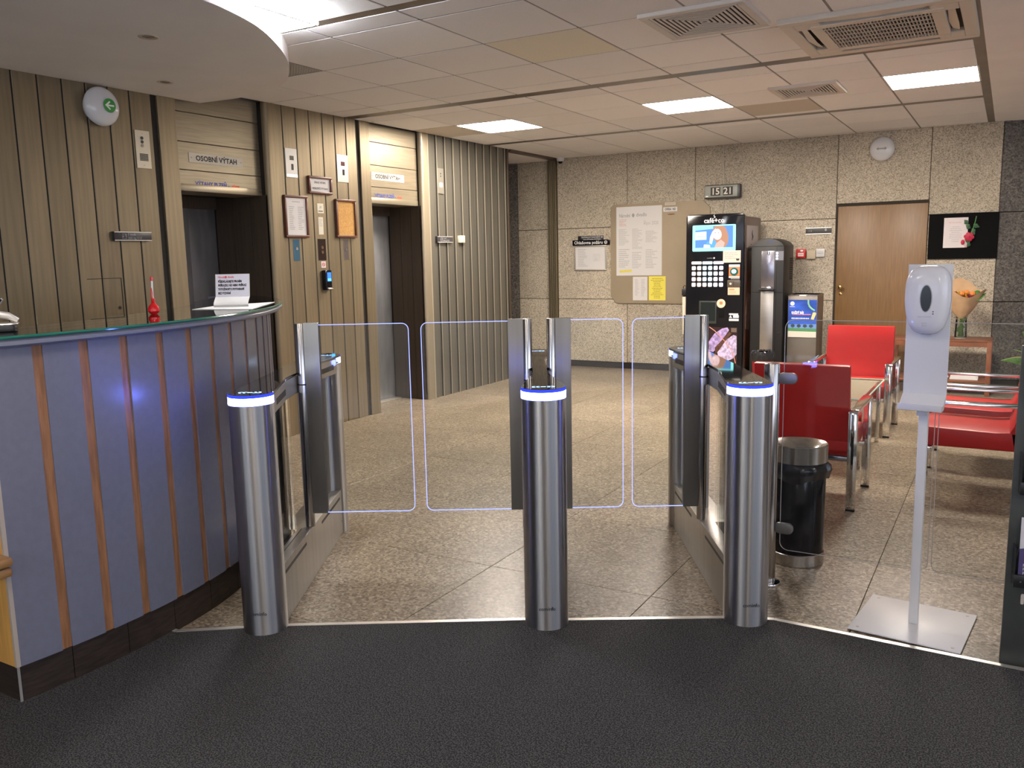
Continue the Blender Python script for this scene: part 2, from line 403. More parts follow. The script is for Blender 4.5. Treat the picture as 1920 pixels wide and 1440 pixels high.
# exposed grid rails between the tiles, one joined part
gr=MB()
for ys,_ in zones:
    for y in ys: gr.box(-5.15,-.262,y-.012,y+.012,CEIL-.001,CEIL+.02)
    for x in xs(): gr.box(x-.012,x+.012,ys[0],ys[-1],CEIL-.001,CEIL+.02)
g_=gr.build('grid_rails',grid_m,ce); g_['kind']='stuff'
for k,(y0,y1) in enumerate(((3.57,3.645),(5.972,6.10),(8.34,8.46))):
    struct(MB().box(-5.15,-.262,y0,y1,CEIL-.002,CEIL+.03).build('trim_%d'%(k+2),slot_m))
struct(MB().box(-.262,-.205,-1,10.12,CEIL-.003,CEIL+.03).build('trim_5',slot_m))
struct(MB().box(-5.20,-5.12,8.85,10.12,CEIL-.03,CEIL+.03).build('trim_6',slot_m))
# plain plaster ceilings: right side, behind the camera, and the niche beyond the lifts
MB().box(-.205,XR,YB,10.6,CEIL-.004,CEIL+.02).build('plaster_field',plaster_m,ce)
MB().box(-7.2,-.262,YB,.727,CEIL-.004,CEIL+.02).build('plaster_field',plaster_m,ce)
MB().box(-7.2,-5.15,8.85,11,CEIL-.02,CEIL+.02).build('plaster_field',tileC_m,ce)
# open mesh tile next to the curved soffit
gm=MB()
x0,y0=-4.637,3.852
for i in range(26): gm.box(x0+.012+i*.0235,x0+.018+i*.0235,y0+.01,y0+.615,CEIL-.003,CEIL+.008)
for i in range(26): gm.box(x0+.01,x0+.615,y0+.012+i*.0235,y0+.018+i*.0235,CEIL-.003,CEIL+.008)
g2=gm.build('mesh_tile',mat('cream_mesh',(.55,.50,.42),.6),ce); g2['kind']='stuff'
MB().box(x0,x0+T,y0,y0+T,CEIL+.015,CEIL+.019).build('mesh_tile_backing',void_m,ce)

# curved plaster soffit over the counter
sp=[(-5.15,4.41),(-5.15,-.2),(-4.6,.0),(-3.9,.45),(-3.45,1.05),(-3.22,1.8),(-3.14,2.4),(-3.15,2.73),(-3.18,2.92),(-3.28,3.2),(-3.47,3.52),(-3.71,3.84),(-4.02,4.15),(-4.26,4.32),(-4.53,4.43),(-4.84,4.44)]
def smooth_pts(pts,i0,i1,k=5):
    out=pts[:i0+1]
    for i in range(i0,i1):
        p0,p1,p2,p3=pts[i-1],pts[i],pts[i+1],pts[(i+2)%len(pts)]
        for j in range(1,k+1):
            t=j/k; out.append(tuple(.5*((2*b)+(-a+c)*t+(2*a-5*b+4*c-d)*t*t+(-a+3*b-3*c+d)*t**3) for a,b,c,d in zip(p0,p1,p2,p3)))
    return out+pts[i1+1:]
sp=smooth_pts(sp,2,14)
SOF=2.604
struct(MB().prism(sp,SOF,CEIL+.02).build('ceiling_soffit',soffit_m,smooth=True))
for q in ((278,69),(310,154)):
    P=onz(*q,SOF); lab='recessed spotlight in the curved soffit, '+('nearer the left lift' if q[0]==310 else 'nearer the camera, farther from the lift')
    t=thing('soffit_spotlight',lab,'spotlight',(P.x,P.y,SOF),0,'spotlights in the curved soffit')
    MB().lathe([(.032,.0),(.047,-.004),(.052,0),(.05,.002),(.032,.001)],28).build('ring',mat('spot_ring',(.62,.56,.5),.35,.5),t,smooth=True)
    MB().lathe([(0,-.001),(.02,-.002),(.032,0)],20).build('lamp_glass',mat('spot_glass',(.28,.24,.2),.2,.3),t,smooth=True)

# ---- walls
wl=struct(MB().box(-5.6,-5.155,YB,4.03,0,CEIL).build('wall_left',void_m))
# solid core pieces of the lift wall around the two lift recesses
MB().box(-6.2,-5.155,5.03,6.155,0,CEIL).build('core',void_m,wl)
MB().box(-6.2,-5.155,7.10,8.80,0,CEIL).build('core',void_m,wl)
def board(y0,y1,m=board_m,x=WX,z0=.0,z1=CEIL,name='wall_board',par=wl,t=.02,bev=.003):
    k=('b',round(y1-y0,3),m.name,round(z1-z0,3),t)
    if k not in tcache: tcache[k]=MB().box(-t,0,0,y1-y0,0,z1-z0).mesh(name,m,bevel=bev,seg=1)
    return link(name,tcache[k],par,(x,y0,z0))
def ey(px,py): return onx(px,py,WX).y
JL=[ey(68,143),ey(115,160),ey(158,163),ey(206.7,253),ey(241.7,180)]
step=(JL[-1]-JL[0])/4
J=[JL[0]+step*i for i in range(-15,5)]
J.append(ey(285,186.7)-.01)
g=.005
for a,b in zip(J[:-1],J[1:]): board(a+g,b-g)
# jamb left of lift one
yj0=ey(293,200); yj1=ey(326,200)
board(yj0,yj1,x=WX+.012,t=.04)
yr1=5.03                                     # face of the return on the right of lift one
y2a,y2b=6.165,6.30; yr2=7.10
def lift(n,y0,y1,hdx,label,dseam,dend,doorx):
    """header boards, lintel, inner returns and two door leaves of one lift recess"""
    h0=1.985
    hz=[h0+.055,2.165,2.345,2.53,CEIL]
    MB().box(WX-.55,WX-hdx-.02,y0,y1,h0+.0,CEIL).build('header_core',void_m,wl)
    hz=[h0]+[2.13,2.33,2.54,CEIL]
    for a,b in zip(hz[:-1],hz[1:]):
        MB().box(WX-hdx-.02,WX-hdx,y0+.002,y1,a+.002,b-.002).build('header_board',header_m,wl,bevel=.002,seg=1)
    MB().box(WX-hdx-.3,WX-hdx+.004,y0,y1,h0-.006,h0+.045).build('lintel',mat('lintel_metal',(.36,.31,.22),.35,.7),wl,bevel=.002)
    d=struct(MB().box(doorx-.5,doorx-.06,y0-.03,y1+.02,0,CEIL).build('door_%d'%n,void_m))
    MB().box(doorx-.012,doorx,y0,dseam-.008,.01,h0+.02).build('door_leaf',liftdoor_m,d,bevel=.003)
    MB().box(doorx-.03,doorx-.018,dseam-.01,y1,.01,h0+.02).build('door_leaf',liftdoor_m,d,bevel=.003)
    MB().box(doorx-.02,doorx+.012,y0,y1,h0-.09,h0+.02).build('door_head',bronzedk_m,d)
    MB().box(doorx-.06,doorx+.07,y0,y1,-.002,.006).build('threshold',alu_m,d)
    # inner returns
    nb=3; W_=(WX-.01-(doorx))/nb
    for i in range(nb):
        xa=doorx+i*W_
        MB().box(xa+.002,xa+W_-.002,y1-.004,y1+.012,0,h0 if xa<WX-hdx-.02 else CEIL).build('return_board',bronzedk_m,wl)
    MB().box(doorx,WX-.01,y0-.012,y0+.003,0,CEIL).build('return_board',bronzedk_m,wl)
lift(1,yj1,yr1,.075,'',4.75,5.0,WX-.62)
lift(2,y2b,yr2,.05,'',6.78,7.0,WX-.42)
# rounded pilaster and boards of the middle pier
pil=[(WX-.03,yr1-.004)]
for i in range(6):
    a=R(180+90*(-1)*0+i*18); pil.append((WX+.012-.03*(1-math.sin(R(i*18))),yr1-.004+.03*(1-math.cos(R(i*18)))))
pil+= [(WX+.012,5.155),(WX-.03,5.155)]
MB().prism(list(reversed(pil)),0,CEIL).build('pilaster',board_m,wl,smooth=True)
JM=[ey(527.5,207.5),ey(553,210),ey(578,215),ey(603,222),ey(626,226),ey(647,228)]
board(5.158,JM[0]-g)
for a,b in zip(JM[:-1],JM[1:]): board(a+g,b-g)
board(JM[-1]+g,6.125)
board(y2a,y2b,x=WX+.012,t=.04)
# right pier: slanting lapped boards with a bright edge
pil2=[(x,y+(yr2-yr1)) for x,y in pil]
pil2=[(x,min(y,7.235)) for x,y in pil2]
MB().prism(list(reversed(pil2)),0,CEIL).build('pilaster',mat('pilaster_pale',(.30,.25,.175),.4,.5,.06,5,(9,9,.35)),wl,smooth=True)
JR=[ey(799,262),ey(815,265),ey(831,265),ey(847,267),ey(862,268)]
stp=(JR[-1]-JR[0])/4; JR=[JR[0]+stp*i for i in range(0,12) if JR[0]+stp*i<8.8]+[8.80]
for a,b in zip(JR[:-1],JR[1:]):
    k='lap'
    pr=[(WX-.02,a),(WX+.010,a),(WX+.010,a+.005),(WX-.006,b),(WX-.02,b)]
    MB().prism(list(reversed(pr)),0,CEIL).build('wall_board',boardR_m,wl)
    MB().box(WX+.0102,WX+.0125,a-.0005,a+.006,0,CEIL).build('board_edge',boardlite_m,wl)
MB().box(WX-.02,WX+.012,8.80,8.83,0,CEIL).build('end_post',bronzedk_m,wl,bevel=.004)
MB().box(-6.2,WX+.0,8.78,8.815,0,CEIL).build('core',void_m,wl)

# back wall of stone slabs
wb=struct(MB().box(-7.2,-.123,WY+.02,WY+.3,0,CEIL+.02).build('wall_back',mat('stone_joint',(.035,.028,.02),.9)))
zr=[.075,.888,1.80,CEIL+.01]
def slab(x0,x1,z0,z1,m=stone_m,name='stone_slab',par=wb,dy=0):
    return MB().box(x0+.003,x1-.003,WY-dy,WY+.03,z0+.003,z1-.003).build(name,m,par,bevel=.004,seg=1)
XC=[-5.76,-5.29,-5.165,-4.185,-3.311,-1.697,-.771,-.122]
for z0,z1 in zip(zr[:-1],zr[1:]): slab(XC[0],XC[1],z0,z1); 
for x0,x1 in ((-5.165,-4.185),(-4.185,-3.311),(-3.311,-1.697)):
    for z0,z1 in zip(zr[:-1],zr[1:]): slab(x0,x1,z0,z1)
DT=1.957
slab(-1.697,-.771,DT,CEIL+.01)
for z0,z1 in zip(zr[:-1],zr[1:]): slab(-.771,-.122,z0,z1)
# bronze column strip with ribs
c_=MB().box(-5.285,-5.17,WY-.02,WY+.03,0,CEIL)
for x in (-5.283,-5.258,-5.222,-5.198,-5.176): c_.box(x-.006,x+.006,WY-.045,WY-.018,0,CEIL)
struct(c_.build('trim_7',mat('bronze_profile',(.23,.19,.12),.4,.6),bevel=.002,seg=1))
# rounded corner beyond the lifts; dark stone colour stands in for shade
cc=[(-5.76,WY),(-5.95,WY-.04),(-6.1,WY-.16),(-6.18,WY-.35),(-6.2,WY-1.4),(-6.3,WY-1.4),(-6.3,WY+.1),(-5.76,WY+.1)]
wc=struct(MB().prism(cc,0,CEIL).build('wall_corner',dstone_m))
MB().box(-7.2,-6.15,8.0,9.0,0,CEIL).build('infill',void_m,wc)  # black block paints the unlit corridor opening
# dark stone wall to the right, standing at a slight angle
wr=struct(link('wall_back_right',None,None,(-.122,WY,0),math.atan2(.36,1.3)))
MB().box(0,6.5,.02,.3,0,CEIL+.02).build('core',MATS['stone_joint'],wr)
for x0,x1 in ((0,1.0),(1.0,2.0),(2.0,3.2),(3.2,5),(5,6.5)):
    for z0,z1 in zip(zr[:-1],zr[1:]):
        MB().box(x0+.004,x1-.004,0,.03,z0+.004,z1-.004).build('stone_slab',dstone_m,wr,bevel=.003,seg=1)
# far enclosing walls, behind and right of the camera; open bands added for daylight fill
struct(MB().box(XR,XR+.1,YB,11,0,.9).box(XR,XR+.1,YB,11,2.3,CEIL+.02).box(XR,XR+.1,4,11,.9,2.3).build('wall_right',mat('wall_paint',(.74,.71,.67),.8)))
wf=struct(MB().box(-7.2,XR,YB-.1,YB,0,1.05).box(-7.2,XR,YB-.1,YB,2.45,CEIL+.02).box(-7.2,-4.2,YB-.1,YB,1.05,2.45).box(.66,XR,YB-.1,YB,1.05,2.45).build('wall_front',MATS['wall_paint']))
# unseen window strip added behind the camera so daylight fills the room
w1=struct(link('added_window_1',None,None,(0,YB-.05,0)))
for i in range(4):
    x=-4.2+1.6*i; MB().box(x,x+.06,-.04,.04,1.05,2.45).build('mullion',mat('window_frame',(.12,.11,.10),.5),w1)
for i in range(3): x=-4.14+1.6*i; MB().box(x,x+1.54,-.003,.003,1.05,2.45).build('pane',glass_m,w1)
# the wooden door in the back wall
dr=struct(link('door_3',None,None,(-1.697,WY,0)))
MB().box(.0,.926,.028,.06,0,DT).build('door_reveal',mat('door_gap',(.05,.035,.02),.8),dr)
MB().box(.02,.92,.012,.045,.01,DT-.03).build('door_leaf',oak_m,dr,bevel=.003)
kb=MB(); kb.cyl((.075,-.03,1.045),.011,.045,16,'y'); kb.ball((.075,-.045,1.045),.026,16,10,(1,.75,1))
kb.build('door_knob',brass_m,dr,smooth=True)
MB().cyl((.075,.004,.965),.017,.01,18,'y').build('lock_escutcheon',brass_m,dr,bevel=.002)
struct(MB().box(-5.16,-1.70,WY-.004,WY+.02,0,.07).build('baseboard_back',void_m))

# ================================================================== LIGHTS
def clight(x0,x1,y0,y1,label,m,drop=.0,group=None):
    t=thing('ceiling_light',label,'ceiling light',((x0+x1)/2,(y0+y1)/2,CEIL-drop),0,group)
    a,b=(x1-x0)/2,(y1-y0)/2
    f=MB()
    for q in ((-a,a,-b,-b+.012),(-a,a,b-.012,b),(-a,-a+.012,-b+.012,b-.012),(a-.012,a,-b+.012,b-.012)): f.box(q[0],q[1],q[2],q[3],-.006,.02+drop)
    f.build('frame',white_m,t)
    MB().box(-a+.012,a-.012,-b+.012,b-.012,-.003,.003).build('diffuser',m,t)
    if drop:
        s_=MB()
        for q in ((-a-.002,-a,-b,b),(a,a+.002,-b,b),(-a,a,-b-.002,-b),(-a,a,b,b+.002)): s_.box(q[0],q[1],q[2],q[3],.0,drop-.004)
        s_.build('side_diffuser',m,t)
    return t
clight(-4.637,-4.012,6.97,7.595,'square lit ceiling panel farthest left, nearest the lift wall',panel_m)
clight(-2.762,-2.137,6.97,7.595,'square lit ceiling panel in the middle of the row of three',panel_m)
clight(-.887,-.262,6.97,7.595,'square lit ceiling panel at the right, by the plaster bulkhead',panel_m)
clight(-3.74,-3.14,2.88,3.48,'cool white ceiling light half hidden above the curved soffit',cove_m,.05)
for i,(x,y) in enumerate(((-1.6,1.0),(.9,.2),(-1.6,-2.2),(1.8,-2.2),(2.5,3.4))):
    clight(x-.3,x+.3,y-.3,y+.3,('lit panel over the carpet, nearest the counter','lit panel over the carpet, right of the nearest one','lit panel by the entrance front, left','lit panel by the entrance front, right','lit panel over the right end of the carpet edge')[i],rear_m,.02,'ceiling panels over the entrance')

# ================================================================== CEILING FITTINGS
def diffuser_vent(px,py,s,label):
    P=onz(px,py,CEIL-.012); t=thing('ceiling_vent',label,'air vent',(P.x,P.y,CEIL-.012),0,'square ceiling air vents')
    cw=mat('cream_metal',(.60,.55,.49),.5)
    f=MB(); 
    for a,b in ((s/2,s/2-.045),):
        for q in ((-a,a,-a,-b),(-a,a,b,a),(-a,-b,-b,b),(b,a,-b,b)): f.box(q[0],q[1],q[2],q[3],-.012,.012)
    f.build('frame',cw,t,bevel=.003,seg=1)
    MB().box(-s/2+.04,s/2-.04,-s/2+.04,s/2-.04,.008,.011).build('dark_backing',void_m,t)
    n=9; a0=s/2-.048; pitch=a0/n
    for k in range(n):
        a=a0-k*pitch; w_=pitch*.52
        if a-w_<.004: break
        bl=MB()
        for q in ((-a,a,-a,-a+w_),(-a,a,a-w_,a),(-a,-a+w_,-a+w_,a-w_),(a-w_,a,-a+w_,a-w_)): bl.box(q[0],q[1],q[2],q[3],-.009,-.005)
        bl.build('louvre',cw,t)
    return t
diffuser_vent(1322,38,.56,'large square louvred vent left of the air conditioner')
diffuser_vent(1515,169,.50,'small square louvred vent between the two lit panels')
# cassette air conditioner
t=thing('air_conditioner','cream ceiling cassette air conditioner with open flaps and grille','air conditioner',(-.70,5.43,CEIL))
cr=mat('ac_cream',(.62,.56,.47),.4)
a=.475
def frame_ring(o,i,z0,z1):
    f=MB(); 
    for q in ((-o,o,-o,-i),(-o,o,i,o),(-o,-i,-i,i),(i,o,-i,i)): f.box(q[0],q[1],q[2],q[3],z0,z1)
    return f
body=MB()
# fascia with four outlet openings: built from blocks around the slots
o=a; gi=.27; s0,s1=.335,.405; sl=.27
body.box(-o,o,-o,-s1,-.032,0); body.box(-o,o,s1,o,-.032,0); body.box(-o,-s1,-s1,s1,-.032,0); body.box(s1,o,-s1,s1,-.032,0)
for sx in (-1,1):
    for sy in (-1,1): 
        x0,x1=sorted((sx*sl,sx*s1)); y0,y1=sorted((sy*sl,sy*s1)); body.box(x0,x1,y0,y1,-.032,0)
for sgn in (-1,1):
    y0,y1=sorted((sgn*gi,sgn*s0)); body.box(-s0,s0,y0,y1,-.036,0)
    body.box(y0,y1,-gi,gi,-.036,0)
body.build('fascia',cr,t,bevel=.004,seg=1)
MB().box(-s1,s1,-s1,s1,-.006,-.001).build('duct_interior',mat('duct_dark',(.05,.045,.035),.7),t)
for sgn in (-1,1):
    fl_=MB(); y=sgn*.37; fl_.add([(-sl+.02,y-.012,-.016),(0,y-.014,-.022),(sl-.02,y-.012,-.016),(sl-.02,y+.006,-.024),(0,y+.010,-.030),(-sl+.02,y+.006,-.024)],[(0,1,4,5),(1,2,3,4)])
    fl_.build('air_flap',cr,t,smooth=True)
    fl_=MB(); fl_.add([(y-.025,-sl+.02,-.012),(y-.03,0,-.03),(y-.025,sl-.02,-.012),(y+.012,sl-.02,-.024),(y+.02,0,-.042),(y+.012,-sl+.02,-.024)],[(0,1,4,5),(1,2,3,4)])
    fl_.build('air_flap',cr,t,smooth=True)
gb=MB()
for i in range(30): x=-gi+.01+i*(2*gi-.02)/29; gb.box(x-.0035,x+.0035,-gi+.002,gi-.002,-.034,-.026)
for i in range(6): y=-gi+.05+i*(2*gi-.1)/5; gb.box(-gi,gi,y-.003,y+.003,-.036,-.03)
gg=gb.build('intake_grille',mat('grille_cream',(.50,.45,.37),.5),t); 
MB().box(-gi,gi,-gi,gi,-.016,-.012).build('filter',mat('filter_dark',(.06,.055,.045),.9),t)
# small camera at the top of the back wall
P=ony(1052,299,WY-.05); t=thing('security_camera','small white dome camera under the ceiling beside bronze column','camera',(P.x,WY-.07,CEIL))
MB().lathe([(0,0),(.05,0),(.052,-.01),(.045,-.045),(.03,-.05)],24).build('housing',white_m,t,smooth=True)
MB().ball((0,0,-.045),.032,16,8).build('dome',blackgloss_m,t,smooth=True)
# ================================================================== RECEPTION COUNTER
CC=(-5.2136,1.7295)
def crad(th,r0): 
    t=min(1,max(0,(th-12)/33)); return r0-(.04 if r0>2.46 else .076)*(t*t*(3-2*t))
def cpt(th,r0): r=crad(th,r0); return (CC[0]+r*math.cos(R(th)),CC[1]+r*math.sin(R(th)))
ctr=thing('reception_counter','curved reception counter of blue-grey panels with cherry strips and green glass top','reception counter',(-3.6,1.9,0))
ORG=Vector((-3.6,1.9))
def cl(p): return (p[0]-ORG.x,p[1]-ORG.y)
def arcslab(th0,th1,r_out,r_in,z0,z1,n=None):
    n=n or max(2,int(abs(th1-th0)/1.5)+1)
    o=[cl(cpt(th0+(th1-th0)*i/(n-1),r_out)) for i in range(n)]; i_=[cl(cpt(th0+(th1-th0)*i/(n-1),r_in)) for i in range(n)]
    return MB().prism(o+list(reversed(i_)),z0,z1)
TH0,TH1=-6.1,78
arcslab(TH0+.1,TH1,2.437,2.30,.135,1.197).build('body',mat('counter_core',(.16,.10,.06),.7),ctr)
# strip positions measured at the top of each strip
def th_of(q):
    best=None
    for k in range(-100,900):
        th=k/10; r=crad(th,2.45); P=Vector((CC[0]+r*math.cos(R(th)),CC[1]+r*math.sin(R(th)),1.197-CAMZ)); c=RM@P
        u=F*c.x/c.z+CX
        d=abs(u-q)
        if best is None or d<best[0]: best=(d,th)
        if th>40: break
    return best[1]
stp_=[th_of(x) for x in (68,155,231,298,352,395,430,458,479)]
dth=stp_[4]-stp_[3]
sp_=stp_+[stp_[-1]+dth*(i+1) for i in range(9)]
SW=.42
prev=TH0
for th in sp_:
    if th>TH1: break
    arcslab(prev,th-SW,2.45,2.435,.135,1.197).build('front_panel',cpanel_m,ctr,smooth=True)
    arcslab(th-SW,th+SW,2.444,2.43,.135,1.197,3).build('cherry_strip',cherry_m,ctr,smooth=True)
    prev=th+SW
arcslab(prev,TH1,2.45,2.435,.135,1.197).build('front_panel',cpanel_m,ctr,smooth=True)
# rim under the glass: rounded nose
n=46; prof=[(2.44,1.197),(2.470,1.199),(2.481,1.207),(2.481,1.217),(2.474,1.226),(2.0,1.226),(2.0,1.197)]
vs=[];fs=[];k=len(prof)
for i in range(n):
    th=TH0+(TH1-TH0)*i/(n-1)
    for r,z in prof: p=cl(cpt(th,r)); vs.append((p[0],p[1],z))
for i in range(n-1):
    for q in range(k): fs.append((i*k+q,(i+1)*k+q,(i+1)*k+(q+1)%k,i*k+(q+1)%k))
fs+= [tuple(range(k)),tuple((n-1)*k+q for q in reversed(range(k)))]
RIM=MB().add(vs,fs)
# the glass lies on stand-offs above an open inside: keep only the nose of the rim solid
prof2=[(2.40,1.197),(2.470,1.199),(2.481,1.207),(2.481,1.217),(2.474,1.226),(2.40,1.226)]
vs=[];fs=[];k=len(prof2)
for i in range(n):
    th=TH0+(TH1-TH0)*i/(n-1)
    for r,z in prof2: p=cl(cpt(th,r)); vs.append((p[0],p[1],z))
for i in range(n-1):
    for q in range(k): fs.append((i*k+q,(i+1)*k+q,(i+1)*k+(q+1)%k,i*k+(q+1)%k))
fs+= [tuple(range(k)),tuple((n-1)*k+q for q in reversed(range(k)))]
MB().add(vs,fs).build('rim',crail_m,ctr,smooth=True)
# glass top
GZ0,GZ1=1.2265,1.2375
out=[cl(cpt(TH0+(70-TH0)*i/39,2.482)) for i in range(40)]
back=[(-4.44,4.10),(-4.47,3.99),(-4.42,3.84),(-4.33,3.71),(-4.24,3.60),(-4.18,3.48),(-4.05,3.35),(-3.86,3.17),(-3.68,2.98),(-3.50,2.68),(-3.33,2.35),(-3.23,2.1),(-3.18,1.98),(-3.15,1.86),(-3.13,1.70),(-3.13,1.455)]
gt=MB().prism(out+[cl(p) for p in back],GZ0,GZ1).build('glass_top',ctop_m,ctr)
eb=MB(); 
eb.tube([(p[0],p[1],(GZ0+GZ1)/2) for p in out],.0052,8)
eb.build('glass_edge',edgeg_m,ctr,smooth=True)
bb=[cl(p) for p in back]
MB().tube([(p[0],p[1],(GZ0+GZ1)/2) for p in bb],.004,6).build('glass_back_edge',mat('glass_edge_dull',(.16,.22,.18),.2),ctr,smooth=True)
# plinth of dark wood tiles
ths=[TH0,-1.9,3.3,8.6,13.8,19,24.2,29.4,34.6,39.8,45,50.2,55.4,60.6,65.8,TH1]
for a_,b_ in zip(ths[:-1],ths[1:]): arcslab(a_+.04,b_-.04,2.438,2.40,.0,.134,5).build('plinth_board',plinth_m,ctr)
# oak end panel facing the entrance
e0=cpt(TH0,2.45)
ep=MB().box(-3.95-ORG.x,e0[0]-.008-ORG.x,e0[1]-.012-ORG.y,e0[1]+.012-ORG.y,.135,1.197).build('end_panel',oake_m,ctr)
MB().box(e0[0]-.010-ORG.x,e0[0]+.0-ORG.x,e0[1]-.014-ORG.y,e0[1]+.013-ORG.y,.135,1.197).build('edge_trim',mat('edge_trim',(.42,.36,.30),.4),ctr)
MB().box(-3.95-ORG.x,e0[0]-.014-ORG.x,e0[1]-.004-ORG.y,e0[1]+.02-ORG.y,0,.134).build('end_plinth',plinth_m,ctr)
MB().box(e0[0]-.013-ORG.x,e0[0]-.009-ORG.x,e0[1]-.008-ORG.y,e0[1]+.0-ORG.y,0,.134).build('corner_bead',alu_m,ctr)
P=ony(0,1066,e0[1]-.04)
lb=MB().box(-3.3-ORG.x,ony(14,1066,e0[1]-.05).x-ORG.x-.03,e0[1]-.075-ORG.y,e0[1]-.012-ORG.y,P.z+.005,P.z+.035)
lb.box(-3.3-ORG.x,ony(14,1066,e0[1]-.05).x-ORG.x-.04,e0[1]-.065-ORG.y,e0[1]-.012-ORG.y,P.z-.032,P.z-.0)
lb.build('side_ledge',mat('ledge_wood',(.30,.16,.06),.35),ctr,bevel=.008)
# work surface behind, lower; unseen, made pale to bounce light onto the soffit
MB().prism([cl(cpt(TH0+1+(TH1-TH0-2)*i/29,2.28)) for i in range(30)]+[cl(cpt(TH1-1-(TH1-TH0-2)*i/29,1.55)) for i in range(30)],.72,.75).build('work_surface',mat('desk_laminate',(.62,.60,.56),.5),ctr)

# things on the counter
GT=GZ1+.0006
P=onz(289,589,GT)
t=thing('red_holder','glossy red egg-shaped holder standing on the glass counter','pen holder',(P.x,P.y,GT),R(-50))
MB().lathe([(0,0),(.013,0),(.0235,.012),(.0245,.022),(.020,.034),(.010,.046),(.007,.055),(.0085,.066),(.005,.068),(0,.068)],24).build('bowl',redp_m,t,smooth=True)
MB().tube([(.008,.0,.05),(.014,.0,.075),(.010,.0,.095),(.014,.0,.115)],[.005,.004,.003,.0015],8).build('tail',redp_m,t,smooth=True)
t=thing('pen','white pen with red cap standing in the red holder','pen',(P.x,P.y,GT+.069),R(-50))
pn=MB().tube([(0,0,0),(-.006,0,.075)],.0042,10).build('barrel',white_m,t,smooth=True)
MB().tube([(-.006,0,.0755),(-.0068,0,.092)],.0062,10).build('cap',redp_m,t,smooth=True)
# acrylic stand with notice
A=onz(404,566,GT); B_=onz(468,561,GT); P=(A+B_)/2
th=math.atan2(B_.y-A.y,B_.x-A.x); W_=(B_-A).length
# facing the camera: local X along the sign
rz=YAW*-1+R(4)
sgnW=.166; Hs=.160
P=onz(437,575,GT)
t=thing('sign_holder','white acrylic sign holder with printed notice asking for passes','sign',(P.x,P.y,GT),rz)
lean=.03
sh=MB(); 
prf=[(-.032,.001),(-.036,.004),(-.040,.012),(-.036,.022),(-.024,.030),(-.012,.038),(lean*.2,.05),(lean,Hs)]
back_=[(y+.0035,z-.001) for y,z in reversed(prf)]
sh.prism([(y,z) for y,z in prf]+back_,-sgnW/2,sgnW/2,'x'); sh.build('stand',mat('acrylic_white',(.68,.66,.62),.25),t,smooth=True)
# the printed sheet lies in the leaning face: child empty rotated to that plane
def leanframe(parent,y0,z0,ang):
    o=link('notice',None,parent); return o
sheet=link('notice',None,t); sheet.location=(0,lean*.2-.0012,.05); sheet.rotation_euler=(-math.atan2(lean*.8,Hs-.05),0,0)
flat(sheet,'sheet',rrect(-sgnW/2+.003,sgnW/2-.003,-.004,.110,.002),paperl_m,-.001)
text('Národní    divadlo',.014,mat('ink_rose',(.70,.12,.16),.8),sheet,-.070,.097,-.002,'LEFT',width=.078,bold=.0004)
flat(sheet,'emblem',ell(-.0315,.097,.006,.006),MATS['ink_rose'],-.0022)
for i,(s_,w_) in enumerate((('PŘEDKLÁDEJTE PROSÍM',.098),('PRŮKAZKU ND NEBO PRŮKAZ',.118),('TOTOŽNOSTI S FOTOGRAFIÍ',.109),('BEZ VYZVÁNÍ',.052))):
    text(s_,.0145,ink_m,sheet,-.069,.075-.0195*i,-.002,'LEFT',bold=.0009,width=w_*1.17)
# sheet of paper in front of it, and phone at the left edge
A=onz(362,580,GT); B_=onz(519,566,GT)
C_=onz(470,579.5,GT); 
pts=[onz(*q,GT) for q in ((360,580.5),(410,573),(515,566.5),(500,571.5),(472,580))]
c0=sum(pts,Vector())/5
pb=MB().prism([(p.x-c0.x,p.y-c0.y) for p in pts],0,.0015).build('paper_sheet',paper_m)
pb.location=(c0.x,c0.y,GT); tag(pb,'sheet of white paper lying flat in front of the acrylic notice','paper')
# white tag hanging below the glass: a second notice under the glass
A=onz(405,583,GZ0-.004)
t=thing('telephone','black and silver desk telephone at the left end of counter','telephone',tuple(onz(-14,622,GT)),R(58))
ph=MB(); ph.prism(rrect(-.06,.075,-.05,.05,.02),.0,.022); ph.build('base',black_m,t,bevel=.004)
MB().prism(rrect(-.058,.08,-.052,.052,.022),.022,.028).build('silver_rim',mat('silver_plastic',(.62,.60,.57),.25,.6),t,bevel=.003)
MB().tube([(-.06,-.0,.03),(-.035,.0,.055),(.0,0,.062),(.05,0,.052),(.078,0,.034)],[.010,.013,.012,.013,.010],10).build('handset',MATS['silver_plastic'],t,smooth=True)
P=onz(-20,612,GT)
t=thing('flat_monitor','thin black tilted screen with silver edge at the left end of the counter','monitor',(P.x,P.y,GT),R(35))
mb_=MB().box(-.11,.0,-.004,.004,0,.0); 
sc_=MB(); sc_.add([(-.16,0,.0),(-.02,0,.0),(.055,0,.098),(-.085,0,.12),(-.16,.008,.0),(-.02,.008,.0),(.055,.008,.098),(-.085,.008,.12)],[(0,1,2,3),(7,6,5,4),(0,4,5,1),(1,5,6,2),(2,6,7,3),(3,7,4,0)])
sc_.build('screen',blackm_m,t)
MB().tube([(-.02,.004,.0),(.055,.004,.098),(.051,.004,.102)],.0035,8).build('edge',MATS['silver_plastic'],t,smooth=True)

